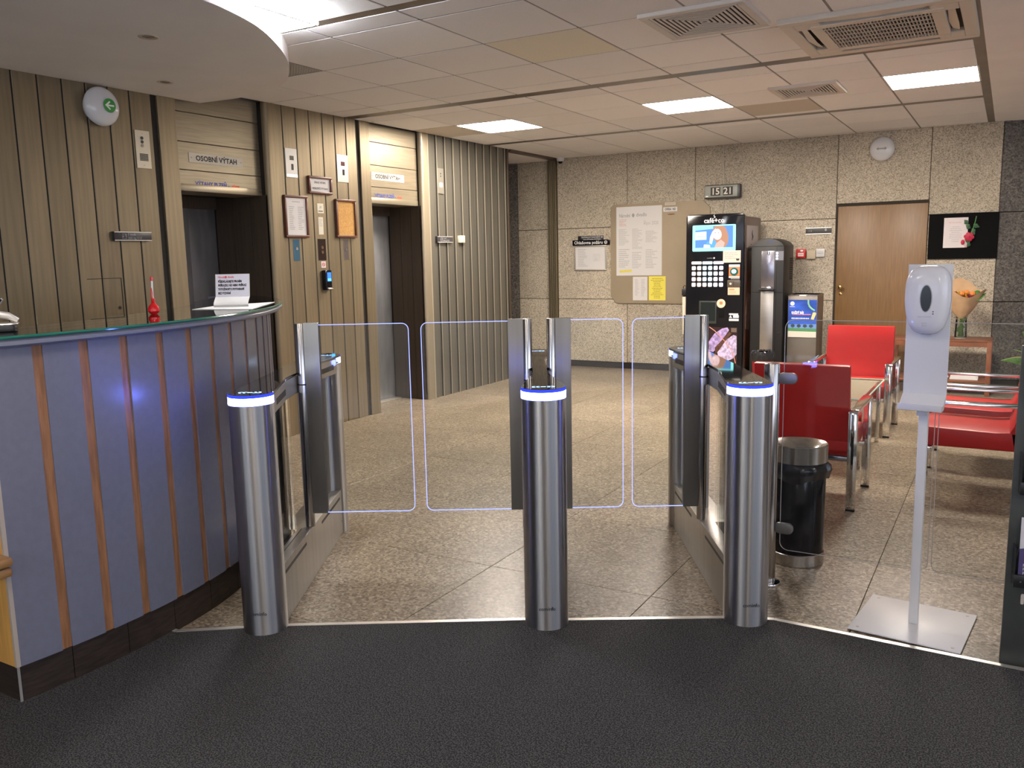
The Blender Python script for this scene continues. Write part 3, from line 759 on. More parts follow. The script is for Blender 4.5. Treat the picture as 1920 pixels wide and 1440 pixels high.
# ================================================================== SPEED GATES
GA=R(29.8); GO=Vector((-1.48,2.762)); GU=Vector((math.cos(GA),math.sin(GA))); GV=Vector((-math.sin(GA),math.cos(GA)))
def gate(uc,label,waistL,waistR):
    o=GO+GU*uc; t=thing('gate_pedestal',label,'turnstile',(o.x,o.y,0),GA,'speed gate pedestals')
    r=.086; V1=1.42; VC=V1-r
    for k,(vc,a0,a1,rm) in enumerate(((r,178,362,ring_m),(VC,-2,182,ringend_m))):
        MB().lathe([(r-.006,0),(r,.0),(r,.918),(r-.008,.918)],56,(0,vc)).build('bollard',steelv_m,t,smooth=True)
        MB().lathe([(r-.010,.918),(r+.0005,.919),(r+.0005,.947),(r-.010,.948)],40,(0,vc),a0,a1).build('light_ring',rm,t,smooth=True)
        MB().lathe([(r-.010,.9472),(r+.0003,.9472),(r+.0003,.9590),(r-.010,.9590)],40,(0,vc),a0,a1).build('glow_band',band_m,t,smooth=True)
        MB().lathe([(0,.70),(r-.012,.70),(r-.012,.9185)],24,(0,vc)).build('inner_core',black_m,t)
    if True:
        text('cominfo',.020,ink_m,t,.0,.098,-.0012,'CENTER',bold=.0003)
    def outline(grow=0.,cap=True):
        rr=r+grow; pts=[]
        # front arc from right side round to the left, then down the left side, rear arc, up the right side
        for i in range(17):
            a=R(0-180*i/16); pts.append((rr*math.cos(a),r+rr*math.sin(a)))
        def side(s,w):
            if w: return [(s*rr,r+.02),(s*(.034+grow),.47),(s*(.034+grow),V1-.47),(s*rr,VC-.02)]
            return [(s*rr,r+.02),(s*rr,VC-.02)]
        pts+=side(-1,waistL)
        for i in range(17):
            a=R(180-180*i/16); pts.append((rr*math.cos(a),VC+rr*math.sin(a)))
        pts+=list(reversed(side(1,waistR)))
        return pts
    MB().prism(outline(-.0007),.9485,.960).build('top_plate',blackgl_m,t,bevel=.0015,seg=1)
    # upper arm: cut between the two bollards
    arm=[]
    def sidea(s,w): return [(s*.076,r+.045),(s*.034,.47),(s*.034,V1-.47),(s*.076,VC-.045)] if w else [(s*.070,r+.045),(s*.070,VC-.045)]
    L_=sidea(-1,waistL); R_=sidea(1,waistR)
    MB().prism(L_+list(reversed(R_)),.868,.9475).build('upper_arm',steelm_m,t,bevel=.002,seg=1)
    for s,w in ((-1,waistL),(1,waistR)):
        for (va,vb) in ((.18,.42),(V1-.42,V1-.18)):
            def off(v):
                if not w: return .0706
                lo,hi=(r+.045,.47) if v<V1/2 else (VC-.045,V1-.47)
                f=(v-lo)/(hi-lo); return .0767-.042*f
            x0,x1=s*off(va),s*off(vb); e=.0008*s
            MB().add([(x0+e,va,.893),(x1+e,vb,.893),(x1+e,vb,.918),(x0+e,va,.918),(x0-.01*s,va,.893),(x1-.01*s,vb,.893),(x1-.01*s,vb,.918),(x0-.01*s,va,.918)],
                     [(0,1,2,3),(4,7,6,5),(0,4,5,1),(1,5,6,2),(2,6,7,3),(3,7,4,0)]).build('sensor_slot',slotdk_m,t)
    hb=.066
    MB().box(-hb,hb,r+.05,VC-.05,.0,.240).build('base_box',steelm_m,t,bevel=.003)
    for s in (-1,1):
        for va,vb in ((.17,.52),(V1-.60,V1-.18)):
            MB().box(min(s*hb,s*(hb+.0007)),max(s*hb,s*(hb+.0007)),va,vb,.196,.210).build('base_slot',slotdk_m,t)
        sc=MB(); sc.cyl((s*hb-(.002 if s>0 else 0),.16,.07),.006,.004,10,'x'); sc.cyl((s*hb-(.002 if s>0 else 0),V1-.16,.07),.006,.004,10,'x'); sc.build('screw',chrome_m,t)
    MB().box(-.0045,.0045,.155,.60,.242,.867).build('glass_infill',gateglass_m,t)
    MB().box(.020,.023,.19,.62,.2402,.2415).build('seal_line',slotdk_m,t)
    MB().box(-.018,.018,.83,VC-.07,.241,.867).build('service_panel',steelm_m,t,bevel=.002,seg=1)
    for s in (-1,1):
        x0,x1=sorted((s*.018,s*.028)); MB().box(x0,x1,V1-.44,V1-.30,.242,.866).build('cover_strip',mat('strip_steel',(.66,.64,.60),.3,.9),t,bevel=.002,seg=1)
        x0,x1=sorted((s*.0282,s*.029)); MB().box(x0,x1,V1-.345,V1-.315,.40,.43).build('lock_window',slotdk_m,t)
        sc=MB(); sc.cyl((s*.029-(.002 if s>0 else 0),V1-.33,.50),.007,.004,10,'x'); sc.build('keyhole',chrome_m,t)
        x0,x1=sorted((s*.018,s*.0195)); MB().box(x0,x1,V1-.29,V1-.21,.242,.866).build('side_panel',mat('panel_bluegrey',(.22,.22,.25),.3,.9),t)
    # little lit arrow symbols on the plate, front and back
    for vc in (.075,V1-.10):
        sy=MB()
        def arc(cx,cz,rr,a0,a1,w_=.0035,n=6):
            for i in range(n):
                a,b=R(a0+(a1-a0)*i/n),R(a0+(a1-a0)*(i+1)/n)
                sy.add([(cx+rr*math.cos(a),cz+rr*math.sin(a),.9606),(cx+rr*math.cos(b),cz+rr*math.sin(b),.9606),(cx+(rr+w_)*math.cos(b),cz+(rr+w_)*math.sin(b),.9606),(cx+(rr+w_)*math.cos(a),cz+(rr+w_)*math.sin(a),.9606)],[(0,1,2,3)])
        for s in (-1,1):
            arc(s*.030,vc,.011,90 if s<0 else -90,270 if s<0 else 90); arc(s*.014,vc,.010,90 if s<0 else -90,270 if s<0 else 90)
        sy.add([(-.010,vc-.003,.9606),(.010,vc-.003,.9606),(.010,vc+.003,.9606),(-.010,vc+.003,.9606)],[(0,1,2,3)])
        sy.build('lit_arrows',sym_m,t)
    return t
def wing(t,s,length,off=.056):
    """glass wing on its pole; s = side it reaches to"""
    v=.65; z0,z1=.306,1.172
    x0,x1=s*(off+.022),s*(off+length)
    w=MB().prism(rrect(min(x0,x1),max(x0,x1),z0,z1,.030),v-.005,v+.005,'y').build('glass_wing',gateglass_m,t)
    p=MB(); p.cyl((s*off,v,.243),.0215,.937,28); p.build('pivot_pole',steel_m,w,bevel=.002)
    MB().cyl((s*off,v,.902),.0222,.006,28).build('pole_joint',slotdk_m,w)
    a_,b_=sorted((s*(off+.018),s*(off+.086)))
    MB().box(a_,b_,v-.011,v-.006,.305,1.181).build('clamp_plate',clamp_m,w,bevel=.001,seg=1)
    MB().box(a_,b_,v+.006,v+.011,.305,1.181).build('clamp_plate',clamp_m,w,bevel=.001,seg=1)
    q=rrect(min(x0,x1)+.001,max(x0,x1)-.001,z0+.001,z1-.001,.029)
    q=[(x,z) for x,z in q]
    # the lit rim starts at the clamp: drop the corner points that lie on the pole side
    near=[i for i,(x,z) in enumerate(q) if abs(x)<abs(s*(off+.06))]
    k=len(q); keep=[q[(near[-1]+1+i)%k] if s<0 else q[(near[-1]+1+i)%k] for i in range(k-len(near))]
    pa=[(s*(off+.075),keep[0][1])]+keep+[(s*(off+.075),keep[-1][1])]
    MB().tube([(x,v,z) for x,z in pa],.0019,6).build('lit_edge',litedge_m,w,smooth=True)
    return w
gL=gate(-1.120,'gate pedestal at left beside the blue-grey reception counter',False,True)
gC=gate(.004,'middle gate pedestal with two glass wings between the lanes',True,True)
gR=gate(.794,'gate pedestal at right beside the steel waste bin',True,False)
wing(gL,1,.487); wing(gC,-1,.475,.052); wing(gC,1,.320,.056); wing(gR,-1,.318)

# ================================================================== GLASS BARRIER
def barrier(x0,x1,label,posts):
    Yg=3.66; t=thing('glass_barrier',label,'glass barrier',((x0+x1)/2,Yg,0)); c=(x0+x1)/2
    z0,z1=.165,1.168
    MB().prism(rrect(x0-c,x1-c,z0,z1,.035),-.005,.005,'y').build('pane',glass_m,t)
    q=rrect(x0-c,x1-c,z0,z1,.035); MB().tube([(x,0,z) for x,z in q],.0018,5,closed=True).build('pane_edge',faintedge_m,t,smooth=True)
    for px in posts:
        p=MB(); p.cyl((px-c,.0,.012),.033,.97,28); p.build('post',steel_m,t,bevel=.003)
        MB().cyl((px-c,.0,0),.055,.012,28).build('post_foot',chrome_m,t,bevel=.003)
        d=1 if px<c else -1
        for z in (.92,.262):
            a_,b_=sorted((d*.025,d*.105))
            cl_=MB().prism([(p[0]+px-c,p[1]+z) for p in rrect(a_,b_,-.024,.024,.022)],-.008,.008,'y'); cl_.build('clamp',mat('clamp_grey',(.22,.215,.20),.45,.7),t,bevel=.002)
    return t
barrier(-.800,-.218,'clear glass barrier pane between right gate pedestal and dispenser pole',[-.850])
barrier(-.205,.55,'clear glass barrier pane behind the hand sanitizer stand, reaching right',[.60])

# ================================================================== SANITIZER STAND
B=[onz(*q,0) for q in ((1632,1116),(1827,1158),(1806,1230),(1593,1183))]
bc=sum(B,Vector())/4; ang=math.atan2((B[1]-B[0]).y,(B[1]-B[0]).x)
ang=math.atan2((B[2]-B[3]).y,(B[2]-B[3]).x)*.5+ang*.5
P0=onz(1712,1172,0)
t=thing('sanitizer_stand','white metal stand with square foot plate and drip tray','sanitizer stand',(P0.x,P0.y,0),ang)
ca_,sa_=math.cos(-ang),math.sin(-ang)
lp=[((p.x-P0.x)*ca_-(p.y-P0.y)*sa_,(p.x-P0.x)*sa_+(p.y-P0.y)*ca_) for p in B]
fx0=(lp[0][0]+lp[3][0])/2; fx1=(lp[1][0]+lp[2][0])/2; fy0=(lp[2][1]+lp[3][1])/2; fy1=(lp[0][1]+lp[1][1])/2
MB().box(fx0,fx1,fy0,fy1,.004,.010).build('foot_plate',whitem_m,t,bevel=.002)
for x in (fx0+.03,fx1-.03):
    for y in (fy0+.03,fy1-.03):
        MB().cyl((x,y,.010),.006,.0015,12).build('plate_bolt',mat('bolt_beige',(.5,.44,.36),.4),t)
        MB().cyl((x,y,0),.01,.004,12).build('rubber_foot',black_m,t)
MB().box(-.0165,.0165,-.012,.012,.010,.852).build('post',whitem_m,t,bevel=.003)
fa=-ang+R(4)     # upper plate turned a little towards the visitor
bp=MB(); pw0,pw1=.0745,.0775
bp.add([(-pw0,-.014,.915),(pw0,-.014,.915),(pw0,-.014,1.395),(-pw0,-.014,1.395),(-pw0,-.011,.915),(pw0,-.011,.915),(pw0,-.011,1.395),(-pw0,-.011,1.395)],[(0,1,2,3),(7,6,5,4),(0,4,5,1),(1,5,6,2),(2,6,7,3),(3,7,4,0)])
bp.build('back_plate',whitem_m,t,bevel=.001,seg=1)
tr=MB(); tr.prism([(-.014,.917),(-.060,.884),(-.094,.884),(-.099,.890),(-.101,.888),(-.096,.864),(-.058,.864),(-.011,.900)],-pw0,pw0,'x'); tr.build('drip_tray',whitem_m,t,bevel=.0015,seg=1)
MB().box(-.0165,.0165,-.055,.0,.84,.872).build('tray_bracket',whitem_m,t)
d=thing('sanitizer_dispenser','white oval automatic hand sanitizer dispenser with dark oval window','dispenser',(P0.x,P0.y,0),ang)
# rounded shell: stack of super-elliptic sections
vs=[];fs=[];NS=40; zc=1.266; HH=.127
lay=[(0,0.97),(.25,1.0),(.5,.98),(.72,.93),(.88,.82),(.97,.62),(1.0,.35)]
def sec(sx,sz,y):
    out=[]
    for i in range(NS):
        a=2*math.pi*i/NS; c,s=math.cos(a),math.sin(a); e=.60 if s>0 else .68
        x=math.copysign(abs(c)**e,c); z=math.copysign(abs(s)**e,s)
        wz=.0775 if z>0 else .0775-.010*abs(z)
        out.append((x*wz*sx,-.014-y*.075,zc+z*HH*sz))
    return out
rings=[sec(w*1.0,w*.99 if k<4 else w,yy) for k,(yy,w) in enumerate(lay)]
for rr in rings: vs+=rr
for k in range(len(rings)-1):
    for i in range(NS): fs.append((k*NS+i,k*NS+(i+1)%NS,(k+1)*NS+(i+1)%NS,(k+1)*NS+i))
fs.append(tuple((len(rings)-1)*NS+i for i in range(NS))); fs.append(tuple(reversed(range(NS))))
MB().add(vs,fs).build('shell',mat('dispenser_shell',(.70,.70,.74),.16,spec=.5),d,smooth=True)
MB().prism(ell(.003,zc+.008,.021,.050),-.0905,-.085,'y').build('window_rim',mat('window_rim_grey',(.42,.42,.44),.3),d,bevel=.001,seg=1)
MB().prism(ell(.003,zc+.008,.018,.047),-.0915,-.0906,'y').build('fill_window',mat('smoked_window',(.035,.045,.055),.1),d)
for z in (zc-.039,zc-.047): flat(d,'indicator',ell(.028,z,.0028,.002,12),ink_m,-.0894)
text('HAND SANITIZER',.0058,inkg_m,d,.0,zc-.058,-.0895)
text('AUTO',.0065,inkg_m,d,.0,zc-.082,-.0885); text('500 ml',.006,inkg_m,d,.0,zc-.090,-.0885)
MB().box(-.018,.018,-.040,-.022,zc-.126,zc-.112).build('nozzle',mat('nozzle_grey',(.25,.25,.27),.4),d,bevel=.003)

# ================================================================== STEEL WASTE BIN
t=thing('waste_bin','round black waste bin with wide steel rim and black bag','waste bin',(-.80,4.02,0))
t['label']='round black bin with steel rim behind the right gate pedestal'
rb_=.123
MB().lathe([(rb_-.004,0),(rb_,.003),(rb_,.055),(rb_-.003,.058)],48).build('base_band',mat('mirror_steel',(.46,.44,.41),.22,1.),t,smooth=True)
MB().lathe([(rb_-.006,.05),(rb_-.004,.06),(rb_-.001,.50),(rb_-.004,.505)],48).build('body',blackgloss_m,t,smooth=True)
MB().lathe([(rb_+.002,.488),(rb_+.0035,.490),(rb_+.0035,.566),(rb_+.0,.570),(rb_-.02,.560),(rb_-.05,.535),(rb_-.058,.52),(rb_-.06,.49)],56).build('rim_band',MATS['mirror_steel'],t,smooth=True)
bg=[];vs=[];fs=[];n=64
for i in range(n):
    a=2*math.pi*i/n
    k1=.006*math.sin(5*a+1)+.003*math.sin(13*a); amp=1+.9*max(0,math.cos(a-R(-10)))
    for z,rr in ((.487,.001),(.475,.007),(.455,.010),(.435,.006),(.415,.003)):
        vs.append(((rb_+rr*amp+k1*(.4+.4*amp)*.6*(1 if z<.48 else .2))*math.cos(a),(rb_+rr*amp+k1*.5*(1 if z<.48 else .2))*math.sin(a),z-.012*max(0,math.sin(3*a))*(.487-z)*20))
for i in range(n):
    j=(i+1)%n
    for q in range(4): fs.append((i*5+q,j*5+q,j*5+q+1,i*5+q+1))
MB().add(vs,fs).build('bin_bag',mat('bag_black',(.012,.012,.014),.22),t,smooth=True)
MB().lathe([(0,.2),(rb_-.05,.2)],24).build('inner_floor',blackm_m,t)

# ================================================================== CHAIRS
def chair(loc,rz,label):
    t=thing('red_armchair',label,'armchair',loc,rz,'red leather armchairs with chrome frames')
    # local: faces -Y
    sw=.262
    seat=[(-.285,.33),(-.295,.36),(-.285,.40),(-.25,.415),(.10,.405),(.22,.415),(.24,.40),(.25,.33),(.2,.30),(-.25,.30)]
    MB().prism(seat,-sw,sw,'x').build('seat',red_m,t,bevel=.012,smooth=True)
    bk=[(.225,.30),(.245,.40),(.262,.55),(.285,.70),(.305,.82),(.258,.825),(.238,.70),(.212,.55),(.19,.45),(.17,.41),(.19,.30)]
    MB().prism(bk,-sw,sw,'x').build('backrest',red_m,t,bevel=.010,smooth=True)
    MB().box(-sw-.02,sw+.02,.20,.235,.270,.297).build('rear_rail',mat('rail_chrome_dark',(.35,.37,.42),.15,1.),t,bevel=.003)
    MB().box(-sw-.02,sw+.02,-.255,-.22,.270,.297).build('front_rail',chrome_m,t,bevel=.003)
    for s in (-1,1):
        x0,x1=sorted((s*.262,s*.312))
        for y in (-.285,.285):
            l=MB().box(x0,x1,y-.010,y+.010,.012,.555).build('leg',chrome_m,t,bevel=.003)
            MB().box(x0+.001,x1-.001,y-.010,y+.010,0,.012).build('rubber_foot',black_m,l)
        arm_=[]
        for i in range(7): a=R(180-15*i); arm_.append((-.285+.02+.03*math.cos(a)-.0,.548+.03*math.sin(a)))
        for i in range(7): a=R(90-15*i); arm_.append((.285-.02+.03*math.cos(a),.548+.03*math.sin(a)))
        arm_+= [(.275,.545),(.270,.558),(-.270,.558),(-.275,.545)]
        MB().prism(arm_,x0,x1,'x').build('armrest',chrome_m,t,bevel=.002)
        x0,x1=sorted((s*.262,s*.272))
    return t
chair((-.985,5.215,0),R(180),'red armchair with its back to the gates, nearest the waste bin')
chair((-1.045,7.335,0),0,'red armchair facing the gates across the low glass table')
chair((-.115,5.735,0),R(-90),'red armchair seen side-on behind the sanitizer stand, nearer one')
chair((-.105,6.475,0),R(-90),'red armchair seen side-on, farther of the pair at the right')
# low table
t=thing('coffee_table','low square glass coffee table with chrome legs between red armchairs','coffee table',(-1.10,6.40,0))
MB().prism(rrect(-.33,.33,-.5,.5,.012),.470,.482).build('glass_top',tabg_m,t)
q=rrect(-.33,.33,-.5,.5,.012); MB().tube([(x,y,.476) for x,y in q],.0058,6,closed=True).build('glass_edge',mat('mint_edge',(.45,.75,.62),.15),t,smooth=True)
MB().box(-.295,.295,-.465,.465,.4685,.4698).build('frosted_panel',mat('frosted_beige',(.66,.58,.48),.5),t)
for x in (-.30,.30):
    for y in (-.46,.46): MB().box(x-.014,x+.014,y-.014,y+.014,0,.469).build('leg',chrome_m,t,bevel=.002)
P=Vector((-1.335,5.99,.4825))
# pale leaflet and a thin blue piece on the table
for i,(px,py,a_,lab,col) in enumerate(((1549,684,.3,'small blue piece on the glass coffee table','b'),(1517,686,-.4,'pale leaflet lying on the glass coffee table','w'))):
    P=onz(px,py,.50); P.x=max(-1.40,min(-.80,P.x)); P.y=max(5.95,min(6.85,P.y))
    o=MB().box(-.045,.045,-.03,.03,0,.002 if i else .004).build('leaflet',mat('blue_piece',(.08,.2,.75),.5) if col=='b' else paper_m); o.location=(P.x,P.y,.4832); o.rotation_euler=(0,0,a_); tag(o,lab,'leaflet')

# ================================================================== BROCHURE STAND (right edge)
t=thing('brochure_stand','tall black brochure stand at the right edge with leaflets in pockets','brochure stand',(.048,3.28,0),R(6))
bs=MB(); bs.add([(0,0,.0),(.42,0,.0),(.42,.06,1.12),(.012,.06,1.12),(0,.02,.0),(.42,.02,.0),(.42,.078,1.12),(.012,.078,1.12)],[(0,1,2,3),(7,6,5,4),(0,4,5,1),(1,5,6,2),(2,6,7,3),(3,7,4,0)])
bs.build('panel',mat('stand_grey_black',(.045,.05,.045),.5,0,.25,9),t,bevel=.002)
sv=MB().prism(rrect(.052,.062,.225,.262,.004),-.0,.004,'y').build('keyhole_slot',mat('slot_grey',(.5,.45,.4),.6),t)
sv.location=(0,.009,0)
for k,(z,lab) in enumerate(((.30,0),(.62,1),(.93,2))):
    yb=.055*z
    MB().box(.020+.004*k,.40,yb-.055,yb-.0,z,z+.045).build('pocket',black_m,t,bevel=.002)
    MB().box(.020+.004*k,.024+.004*k,yb-.055,yb,z+.045,z+.14).build('pocket_side',mat('clear_black',(.03,.03,.03),.15),t)
    MB().tube([(.022+.004*k,yb-.05,z+.045),(.023+.004*k,yb-.048,z+.10),(.036+.004*k,yb-.035,z+.15),(.061+.004*k,yb-.02,z+.17)],.0015,6).build('wire',black_m,t,smooth=True)
    sc=MB(); sc.cyl((.041+.004*k,yb-.056,z+.022),.003,.002,8,'y'); sc.build('screw',chrome_m,t)
stand=t
for k,(z,ca,cb,lab,tx) in enumerate(((.335,(.62,.60,.62),(.07,.05,.16),'dark purple leaflet with white top in the lowest stand pocket',True),(.655,(.55,.55,.75),(.62,.45,.30),'pale lilac leaflet in the upper stand pocket',False))):
    yb=.055*z
    c_=Vector((.034+.004*k,yb-.045,z)); wpos=stand.matrix_basis@c_ if False else Vector((.048+c_.x*math.cos(R(6))-c_.y*math.sin(R(6)),3.28+c_.x*math.sin(R(6))+c_.y*math.cos(R(6)),z))
    l=thing('leaflet',lab,'leaflet',tuple(wpos),R(6))
    MB().box(0,.12,0,.004,0,.21).build('sheet',mat('leaflet_top_%s'%'ab'[k],ca,.6),l)
    flat(l,'printed_field',[(0,0),(.12,0),(.12,.125),(.03,.12),(.02,.105),(0,.10)] if k==0 else [(.012,.05),(.12,.05),(.12,.075),(.012,.07)],mat('leaflet_low_%s'%'ab'[k],cb,.6),-.001)
    if tx:
        for i in range(3): text('Program',.014,inkw_m,l,.012,.015+.014*i,-.002,'LEFT')
# ================================================================== COFFEE MACHINE
YM=9.20
def my(px,py): p=ony(px,py,YM); return p.x,p.z
x0,_=my(1287,500); x1,_=my(1396,500); xa,zt=my(1300,404); 
MX0,MX1=-3.105,-2.467; MH=1.866; mc=(MX0+MX1)/2
t=thing('coffee_machine','tall black coffee vending machine with lit screen and button grid','vending machine',(mc,YM,0))
hw=(MX1-MX0)/2
cm=t
MB().box(-hw+.012,hw-.0,.05,.72,.09,MH-.03).build('cabinet',mat('cabinet_brown',(.14,.10,.09),.3,.3),t,bevel=.02)
MB().prism(rrect(-hw,hw,.10,MH,.035),.0,.055,'y').build('front_door',blackgloss_m,t,bevel=.006)
for sx in (-.25,.25):
    for sy in (.12,.62): MB().cyl((sx,sy,0),.025,.10,14).build('foot',black_m,t)
def mp(px,py): p=ony(px,py,YM-.001); return (p.x-mc,p.z)
def mrect(a,b,c,d): # px corners -> local x0,x1,z0,z1
    p=mp(a,b); q=mp(c,d); return min(p[0],q[0]),max(p[0],q[0]),min(p[1],q[1]),max(p[1],q[1])
X0,X1,Z0,Z1=mrect(1299,421,1379,470)
Z1-=.012
MB().prism(rrect(X0,X1,Z0,Z1,.012),-.004,.001,'y').build('screen',emat('screen_mint',(.30,.85,.80),1.0),t)
sc=t
ix0,ix1,iz0,iz1=X0+.030,X1-.028,Z0+.038,Z1-.012
flat(sc,'screen_picture',[(ix0,iz0),(ix1,iz0),(ix1,iz1),(ix0,iz1)],emat('scr_blue',(.10,.22,.50),.9),-.0045)
flat(sc,'screen_picture',[(ix0,iz1-.045),(ix0+.2,iz1-.03),(ix0+.2,iz1),(ix0,iz1)],emat('scr_sky',(.25,.5,.85),.9),-.0047)
flat(sc,'screen_picture',[(ix0,iz0+.085),(ix0+.125,iz0+.088),(ix0+.125,iz0+.175),(ix0,iz0+.17)],emat('scr_label',(.50,.95,.85),1.0),-.0049)
text('café+co',.032,emat('scr_green',(.15,.5,.35),.8),sc,ix0+.062,iz0+.122,-.0052)
MB().tube([(ix0+.058,-.0052,iz0+.138),(ix0+.064,-.0052,iz0+.146),(ix0+.058,-.0052,iz0+.155),(ix0+.063,-.0052,iz0+.164)],.0012,4).build('steam_mark',MATS['scr_green'],sc)
hx=ix0+.245; hz=iz0+.15
skin=emat('scr_skin',(.80,.55,.55),.95); hair=emat('scr_hair',(.42,.22,.14),.8); shirt=emat('scr_shirt',(.10,.30,.85),.9); lace=emat('scr_white',(.75,.85,.95),.9)
def clampz(pts): return [(min(max(x,ix0),ix1),min(max(z,iz0),iz1)) for x,z in pts]
flat(sc,'screen_picture',clampz(ell(hx+.035,hz-.03,.085,.13,28,.25)),hair,-.0051)
flat(sc,'screen_picture',clampz([(ix0+.10,iz0),(ix0+.13,iz0+.06),(hx-.03,hz-.06),(hx+.02,iz0)]),shirt,-.0053)
flat(sc,'screen_picture',clampz(ell(hx,hz-.008,.048,.060,24,.2)),skin,-.0055)
flat(sc,'screen_picture',clampz([(hx-.085,hz-.10),(hx-.06,hz-.115),(hx-.03,hz-.01),(hx-.005,hz+.045),(hx-.02,hz+.055),(hx-.055,hz+.02),(hx-.08,hz-.04)]),skin,-.0057)
flat(sc,'screen_picture',clampz([(hx-.02,hz+.045),(hx+.03,hz+.055),(hx+.075,hz+.01),(hx+.07,hz-.06),(hx+.05,hz-.12),(hx+.085,hz-.12),(hx+.12,hz-.02),(hx+.09,hz+.065),(hx+.03,hz+.08)]),hair,-.0059)
flat(sc,'screen_picture',clampz(ell(hx-.018,hz-.034,.018,.005,14,.1)),emat('scr_lip',(.95,.9,.9),1.),-.0061)
for dx in (-.022,.014): flat(sc,'screen_picture',clampz(ell(hx+dx,hz+.008,.007,.003,10)),emat('scr_eye',(.12,.10,.12),.6),-.0061)
flat(sc,'screen_picture',clampz([(ix0+.095,iz0),(ix0+.17,iz0),(ix0+.165,iz0+.030),(ix0+.10,iz0+.035)]),lace,-.0060)
flat(sc,'screen_picture',clampz([(hx-.03,iz0),(hx+.07,iz0),(hx+.085,iz0+.05),(hx+.04,iz0+.085),(hx-.01,iz0+.045)]),emat('scr_scarf',(.55,.38,.32),.8),-.0062)
# logo above the screen
p=mp(1339,414); text('café+co',.074,inkw_m,t,p[0],p[1]+.002,-.0015,bold=.0012,width=mp(1358,414)[0]-mp(1320,414)[0])
p=mp(1339,407); MB().tube([(p[0]+.002,-.002,p[1]-.012),(p[0]+.012,-.002,p[1]+.001),(p[0]-.003,-.002,p[1]+.013),(p[0]+.004,-.002,p[1]+.028)],[.003,.006,.005,.001],6).build('steam_mark',inkw_m,t,smooth=True)
p=mp(1331,484); text('touchless',.017,inkg_m,t,p[0],p[1],-.0015); flat(t,'emblem',ell(mp(1339,483)[0],p[1],.009,.009),inkw_m,-.0016)
# lit buttons
bw=emat('button_warm',(1.,.72,.58),1.3); bc_=emat('button_cool',(.62,.90,1.),1.3); bn=emat('button_neutral',(.95,.88,1.),1.3)
X0,X1,Z0,Z1=mrect(1296,490,1357,539)
mW,mP,mC=bw,bc_,bn
for i,(m_,w_) in enumerate(((bw,1),(bc_,1),(bn,1))):
    a_=X0+(X1-X0)*i/3; MB().prism(rrect(a_+.006,a_+(X1-X0)/3-.006,Z1-.034,Z1-.004,.008),-.004,.0,'y').build('lit_label',m_,t)
zr_=(Z1-.045-Z0)/4
bt={}
for r_ in range(4):
    for c_ in range(6):
        m_=(bw,bw,bc_,bc_,bn,bn)[c_]
        if r_==3: m_=(bw,bw,bw,bn,bn,bn)[c_]
        if m_.name not in bt: bt[m_.name]=MB().prism(rrect(-.021,.021,-.021,.021,.009),-.005,.0,'y').mesh('button',m_)
        link('button',bt[m_.name],t,(X0+(X1-X0)*(c_+.5)/6,0,Z1-.045-zr_*(r_+.5)))
# notices and devices right of the buttons
X0,X1,Z0,Z1=mrect(1356,470,1389,492); flat(t,'notice_card',[(X0,Z0),(X1,Z0),(X1,Z1),(X0,Z1)],mat('card_cream',(.62,.52,.44),.7),-.0065); print_lines(t,X0+.02,X1-.03,Z0+.035,Z1-.015,4,inkg_m,-.0068); flat(t,'cup_mark',[(X1-.045,Z0+.02),(X1-.02,Z0+.02),(X1-.012,Z0+.042),(X1-.053,Z0+.042)],ink_m,-.0068)
X0,X1,Z0,Z1=mrect(1367,496,1387,521); 
MB().box(X0,X1,-.006,0,Z0,Z1).build('card_reader',mat('reader_orange',(.72,.20,.07),.5),t)
flat(t,'reader_label',[(X0,Z1-.026),(X1,Z1-.026),(X1,Z1),(X0,Z1)],paper_m,-.0065)
flat(t,'reader_label',[(X0,Z0),(X1,Z0),(X1,Z0+.016),(X0,Z0+.016)],paper_m,-.0065)
MB().prism(ell((X0+X1)/2,(Z0+Z1)/2-.005,.044,.044,28),-.012,-.006,'y').build('reader_ring',mat('reader_ring',(.02,.10,.09),.2),t)
flat(t,'reader_light',ell((X0+X1)/2-.003,(Z0+Z1)/2-.002,.026,.023,24),emat('reader_glow',(.35,.9,.8),1.3),-.0125)
X0,X1,Z0,Z1=mrect(1364,525,1388,539); MB().prism(rrect(X0,X1,Z0,Z1,.012),-.010,.0,'y').build('coin_slot',mat('coin_plate',(.18,.15,.12),.3,.7),t,bevel=.002)
flat(t,'coin_window',ell(X0+.036,(Z0+Z1)/2,.012,.012,16),mat('coin_light',(.7,.6,.5),.4),-.0105); MB().box(X0+.07,X0+.073,-.0115,-.010,Z0+.012,Z1-.012).build('coin_gap',ink_m,t)
X0,X1,Z0,Z1=mrect(1365,539,1387,553); flat(t,'price_label',[(X0,Z0),(X1,Z0),(X1,Z1),(X0,Z1)],mat('label_peach',(.80,.47,.33),.7),-.0065); flat(t,'label_heading',[(X0+.015,Z1-.028),(X0+.07,Z1-.028),(X0+.07,Z1-.016),(X0+.015,Z1-.016)],mat('ink_orange',(.7,.2,.06),.7),-.0068); print_lines(t,X0+.015,X1-.02,Z0+.015,Z1-.035,3,MATS['ink_orange'],-.0068,.3,.6)
p=mp(1378,522.5); MB().box(p[0]-.045,p[0]+.05,-.003,0,p[1]-.004,p[1]+.003).build('text_bar',inkg_m,t)
